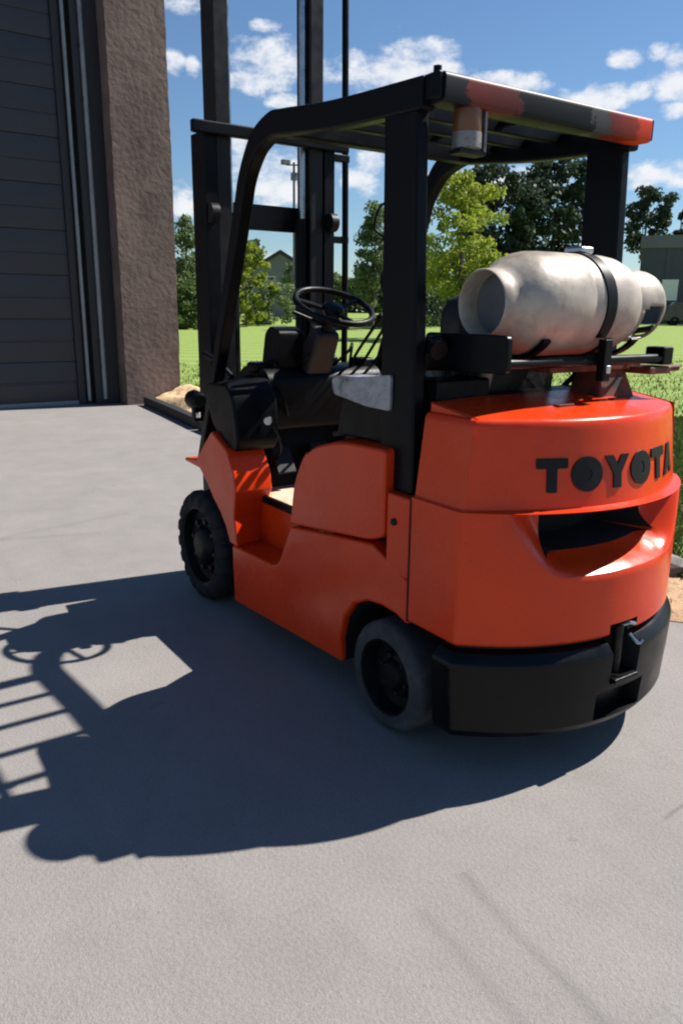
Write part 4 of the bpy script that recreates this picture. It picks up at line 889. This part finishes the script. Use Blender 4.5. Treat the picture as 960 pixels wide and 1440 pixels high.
# carriage and forks, raised far above the frame
CZ = 3.75
for s in (-1, 1): tube('lift_chain', [(s*.278, 1.745, CZ), (s*.278, 1.745, 2.1)], 0.010, 'steel_dark', fk, n=6)
for z in (0.0, 0.32): box('carriage_bar', -0.48, 0.48, 1.855, 1.895, CZ-0.40+z, CZ-0.32+z, BK, fk, 0.006)
for s in (-1, 1):
    box('carriage_plate', min(s*.19, s*.25), max(s*.19, s*.25), 1.75, 1.856, CZ-0.42, CZ+0.02, BK, fk, 0.005)
    x0, x1 = sorted((s*.245, s*.345))
    prism('fork', [(1.894, CZ-.36), (1.94, CZ-.365), (2.97, CZ-.32), (2.97, CZ-.306), (1.96, CZ-.325), (1.935, CZ-.30), (1.935, CZ+.01), (1.894, CZ+.01)], 'x', x0, x1, BK, fk, 0.004)
# front work lamp on the left mast upright
wl = lathe('work_lamp', [(-.05, 0), (-.05, .03), (-.03, .042), (.035, .048), (.05, .044), (.05, 0)], (-0.430, 1.705, 0.965), (0, 1, 0), BK, fk, 28)
box('lamp_bracket', -0.455, -0.355, 1.68, 1.72, 0.86, 0.93, BK, wl, 0.006)
box('bracket_white_dot', -0.448, -0.425, 1.674, 1.682, 0.878, 0.905, 'white_paint', wl, 0.003)  # small white block on the face of the lamp bracket

# --- gas bottle bracket
TY, TZ = -0.20, 1.433
br_ = BK
prism('bracket_end_plate', fillet([(-.345, 1.235), (.02, 1.225), (.02, 1.345), (-.345, 1.345)], .02, 3), 'x', -0.385, -0.365, br_, fk, 0.004)
for y in (-0.325, -0.075):
    tube('bracket_rail', [(-0.37, y, 1.262), (0.40, y, 1.262)], 0.016, br_, fk, n=12)
for x in (-0.20, 0.09, 0.22):
    cr_ = [(x, TY+0.162*math.sin(a), TZ-0.162*math.cos(a)) for a in [R(-50+100*i/12) for i in range(13)]]
    rsweep('bracket_cradle', cr_, (1, 0, 0), 0.035, 0.012, br_, fk, 0.003)
box('bracket_base_arm', -0.10, 0.36, -0.26, -0.14, 1.222, 1.252, 'rust_red', fk, 0.006)
box('bracket_base_arm', 0.30, 0.42, -0.34, -0.10, 1.21, 1.235, 'rust_red', fk, 0.006)
hexa('bracket_pedestal', [(.14, -.27, 1.128), (.33, -.27, 1.128), (.33, -.13, 1.128), (.14, -.13, 1.128)], [(.16, -.25, 1.224), (.29, -.25, 1.224), (.29, -.15, 1.224), (.16, -.15, 1.224)], 'rust_red', fk, 0.008)
tube('bracket_lock_rod', [(0.36, -0.30, 1.222), (0.47, -0.33, 1.228)], 0.011, 'rust_red', fk, n=10)
box('bracket_corner', 0.36, 0.415, -0.345, -0.27, 1.24, 1.30, br_, fk, 0.006)
# strap round the bottle
for dx in (0.0, 0.022):
    stp = [(0.030+dx, TY+0.1605*math.sin(a), TZ+0.1605*math.cos(a)) for a in [R(-128+256*i/32) for i in range(33)]]
    rsweep('strap', stp, (1, 0, 0), 0.024, 0.006, br_, fk, 0.001)
box('strap_buckle', 0.035, 0.095, TY-0.03, TY+0.045, TZ+0.160, TZ+0.180, 'steel_bright', fk, 0.006)
box('strap_hook', 0.022, 0.058, -0.365, -0.335, 1.20, 1.33, br_, fk, 0.004)
box('strap_hook', 0.030, 0.050, -0.372, -0.352, 1.225, 1.25, 'steel_bright', fk, 0.003)
# engine hood behind the seat, breather and hose
box('radiator_cover', -0.43, 0.43, -0.108, 0.05, 0.85, 1.147, 'black_plastic', fk, 0.015)
box('radiator_cap_cover', -0.42, -0.20, -0.10, 0.03, 1.125, 1.205, 'black_plastic', fk, 0.01)
tube('gas_hose', smooth_path([(-0.17, -0.03, 1.12), (-0.172, -0.04, 1.17), (-0.165, -0.05, 1.225)], 4), 0.02, 'tan_hose', fk, n=12)
tube('gas_hose', smooth_path([(0.43, -0.23, 1.36), (0.46, -0.10, 1.33), (0.38, 0.02, 1.2), (0.3, 0.05, 1.12)], 5), 0.011, 'black_plastic', fk, n=8)
for (x, y, z, r_) in ((-0.39, -0.04, 1.30, .03), (-0.40, 0.03, 1.30, .022), (-0.33, 0.03, 1.29, .03)):
    lathe('hose_fitting', [(-.03, 0), (-.03, r_), (.03, r_), (.03, 0)], (x, y, z), (0.2, 1, .3), 'steel_dark', fk, 14)

# --- gas bottle: lies on the bracket, a thing of its own
gb = thing('gas_bottle', (0.02, TY, 1.275), 'dented silver-grey propane bottle lying strapped across the forklift counterweight', 'gas bottle')
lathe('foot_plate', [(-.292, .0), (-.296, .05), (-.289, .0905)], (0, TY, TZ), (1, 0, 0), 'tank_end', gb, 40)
prof = [(-.284, .091), (-.33, .094), (-.355, .095), (-.359, .098), (-.355, .101), (-.325, .102), (-.302, .106), (-.285, .118), (-.26, .135), (-.225, .150), (-.19, .156), (-.15, .158), (-.035, .1585), (-.03, .1565), (-.022, .1565), (-.017, .1585), (.13, .158), (.17, .154), (.205, .144), (.235, .128), (.25, .114)]
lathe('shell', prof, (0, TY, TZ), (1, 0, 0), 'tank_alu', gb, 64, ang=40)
# collar with a cut-out hand hole on the near lower side
V = []; F = []; n = 72; xs = [.235, .25, .27, .29, .31, .33, .35, .37, .385, .395, .40]; rs = [.112, .116, .119, .120, .120, .120, .119, .117, .113, .107, .100]
for k in range(n):
    a = 2*math.pi*k/n
    for x, r_ in zip(xs, rs): V.append((x, TY+r_*math.cos(a), TZ+r_*math.sin(a)))
W = len(xs)
for k in range(n):
    for i in range(W-1):
        a = math.degrees(2*math.pi*(k+.5)/n); ax_ = (a-212+180) % 360-180; xm = (xs[i]+xs[i+1])/2
        a2 = (a-20+180) % 360-180
        if (abs(ax_)/33)**4+((xm-.325)/.052)**4 < 1: continue
        if (abs(a2)/33)**4+((xm-.325)/.052)**4 < 1: continue
        k2 = (k+1) % n; F.append((k*W+i, k*W+i+1, k2*W+i+1, k2*W+i))
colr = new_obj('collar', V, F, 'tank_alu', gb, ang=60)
md = colr.modifiers.new('solid', 'SOLIDIFY'); md.thickness = 0.005
vb = lathe('valve', [(0, .022), (.03, .022), (.03, .016), (.06, .016), (.06, .026), (.085, .028), (.09, .02), (.09, 0)], (.24, TY-.02, TZ-.01), (1, 0, 0), 'steel_dark', gb, 20)
tube('valve_outlet', [(.29, TY-.02, TZ-.01), (.29, TY-.075, TZ-.04)], 0.014, 'steel_dark', gb, n=12)
lathe('hand_wheel', [(-.008, .0), (-.008, .026), (.008, .026), (.008, 0)], (.34, TY-.02, TZ-.01), (1, 0, 0), 'steel_dark', gb, 14)


# ================================================================== edging by the brown pier
def timber(a, b, w, h_, label):
    a = Vector(a); b = Vector(b); o = rsweep('edging_timber', [a+Vector((0, 0, h_/2)), (a+b)/2+Vector((0.01, 0, h_/2)), b+Vector((0, 0, h_/2))], (b-a).cross(Vector((0, 0, 1))), w, h_, 'edging_black', None, 0.012)
    tag(o, label, 'edging', 'black edging timbers along the verge')
mat('edging_black', (0.008, 0.008, 0.010), 0.7, var=0.4, vscale=12, bump=0.5, bscale=30)
mat('wood_chips', (0.62, 0.43, 0.23), 0.9, var=0.3, vscale=14, bump=1.0, bscale=45, second=(0.30, 0.18, 0.09), sscale=6, sthr=0.56, swid=0.1)
timber((2.06, 9.22, -0.01), (1.76, 6.62, -0.01), 0.13, 0.135, 'black edging timber running from the foot of the brown pier')
timber((1.755, 6.58, -0.01), (1.50, 3.75, -0.01), 0.13, 0.135, 'black edging timber continuing from the one at the brown pier')
# heap of pale wood chips against the pier
V = []; F = []; nx, ny = 26, 30; rc = random.Random(9)
for j in range(ny+1):
    for i in range(nx+1):
        u = i/nx; v = j/ny; x = 1.93+0.15*v+u*0.95; y = 7.3+v*1.98
        e = min(1, u/0.25)*min(1, (1-u)/0.3)*ss(v/0.5); z = 0.015+e*0.26*(0.75+0.25*math.sin(7*u+3*v))+rc.uniform(-.012, .012)*e
        V.append((x, y, max(0.006, z)))
for j in range(ny):
    for i in range(nx): a = j*(nx+1)+i; F.append((a, a+1, a+nx+2, a+nx+1))
ch = new_obj('wood_chip_heap', V, F, 'wood_chips'); tag(ch, 'low heap of pale tan wood chips against the foot of the brown pier', 'wood chips')

# the bottle and its bracket sit a little further forward and to the right on the counterweight
SH = Matrix.Translation(Vector((0.03, 0.03, 0)))
for o in list(bpy.data.objects):
    if o.type == 'MESH' and (o.name.startswith(('bracket_end_plate', 'bracket_rail', 'bracket_cradle', 'bracket_base_arm', 'bracket_pedestal', 'bracket_lock_rod', 'bracket_corner', 'strap')) or o.parent == gb):
        o.data.transform(SH)
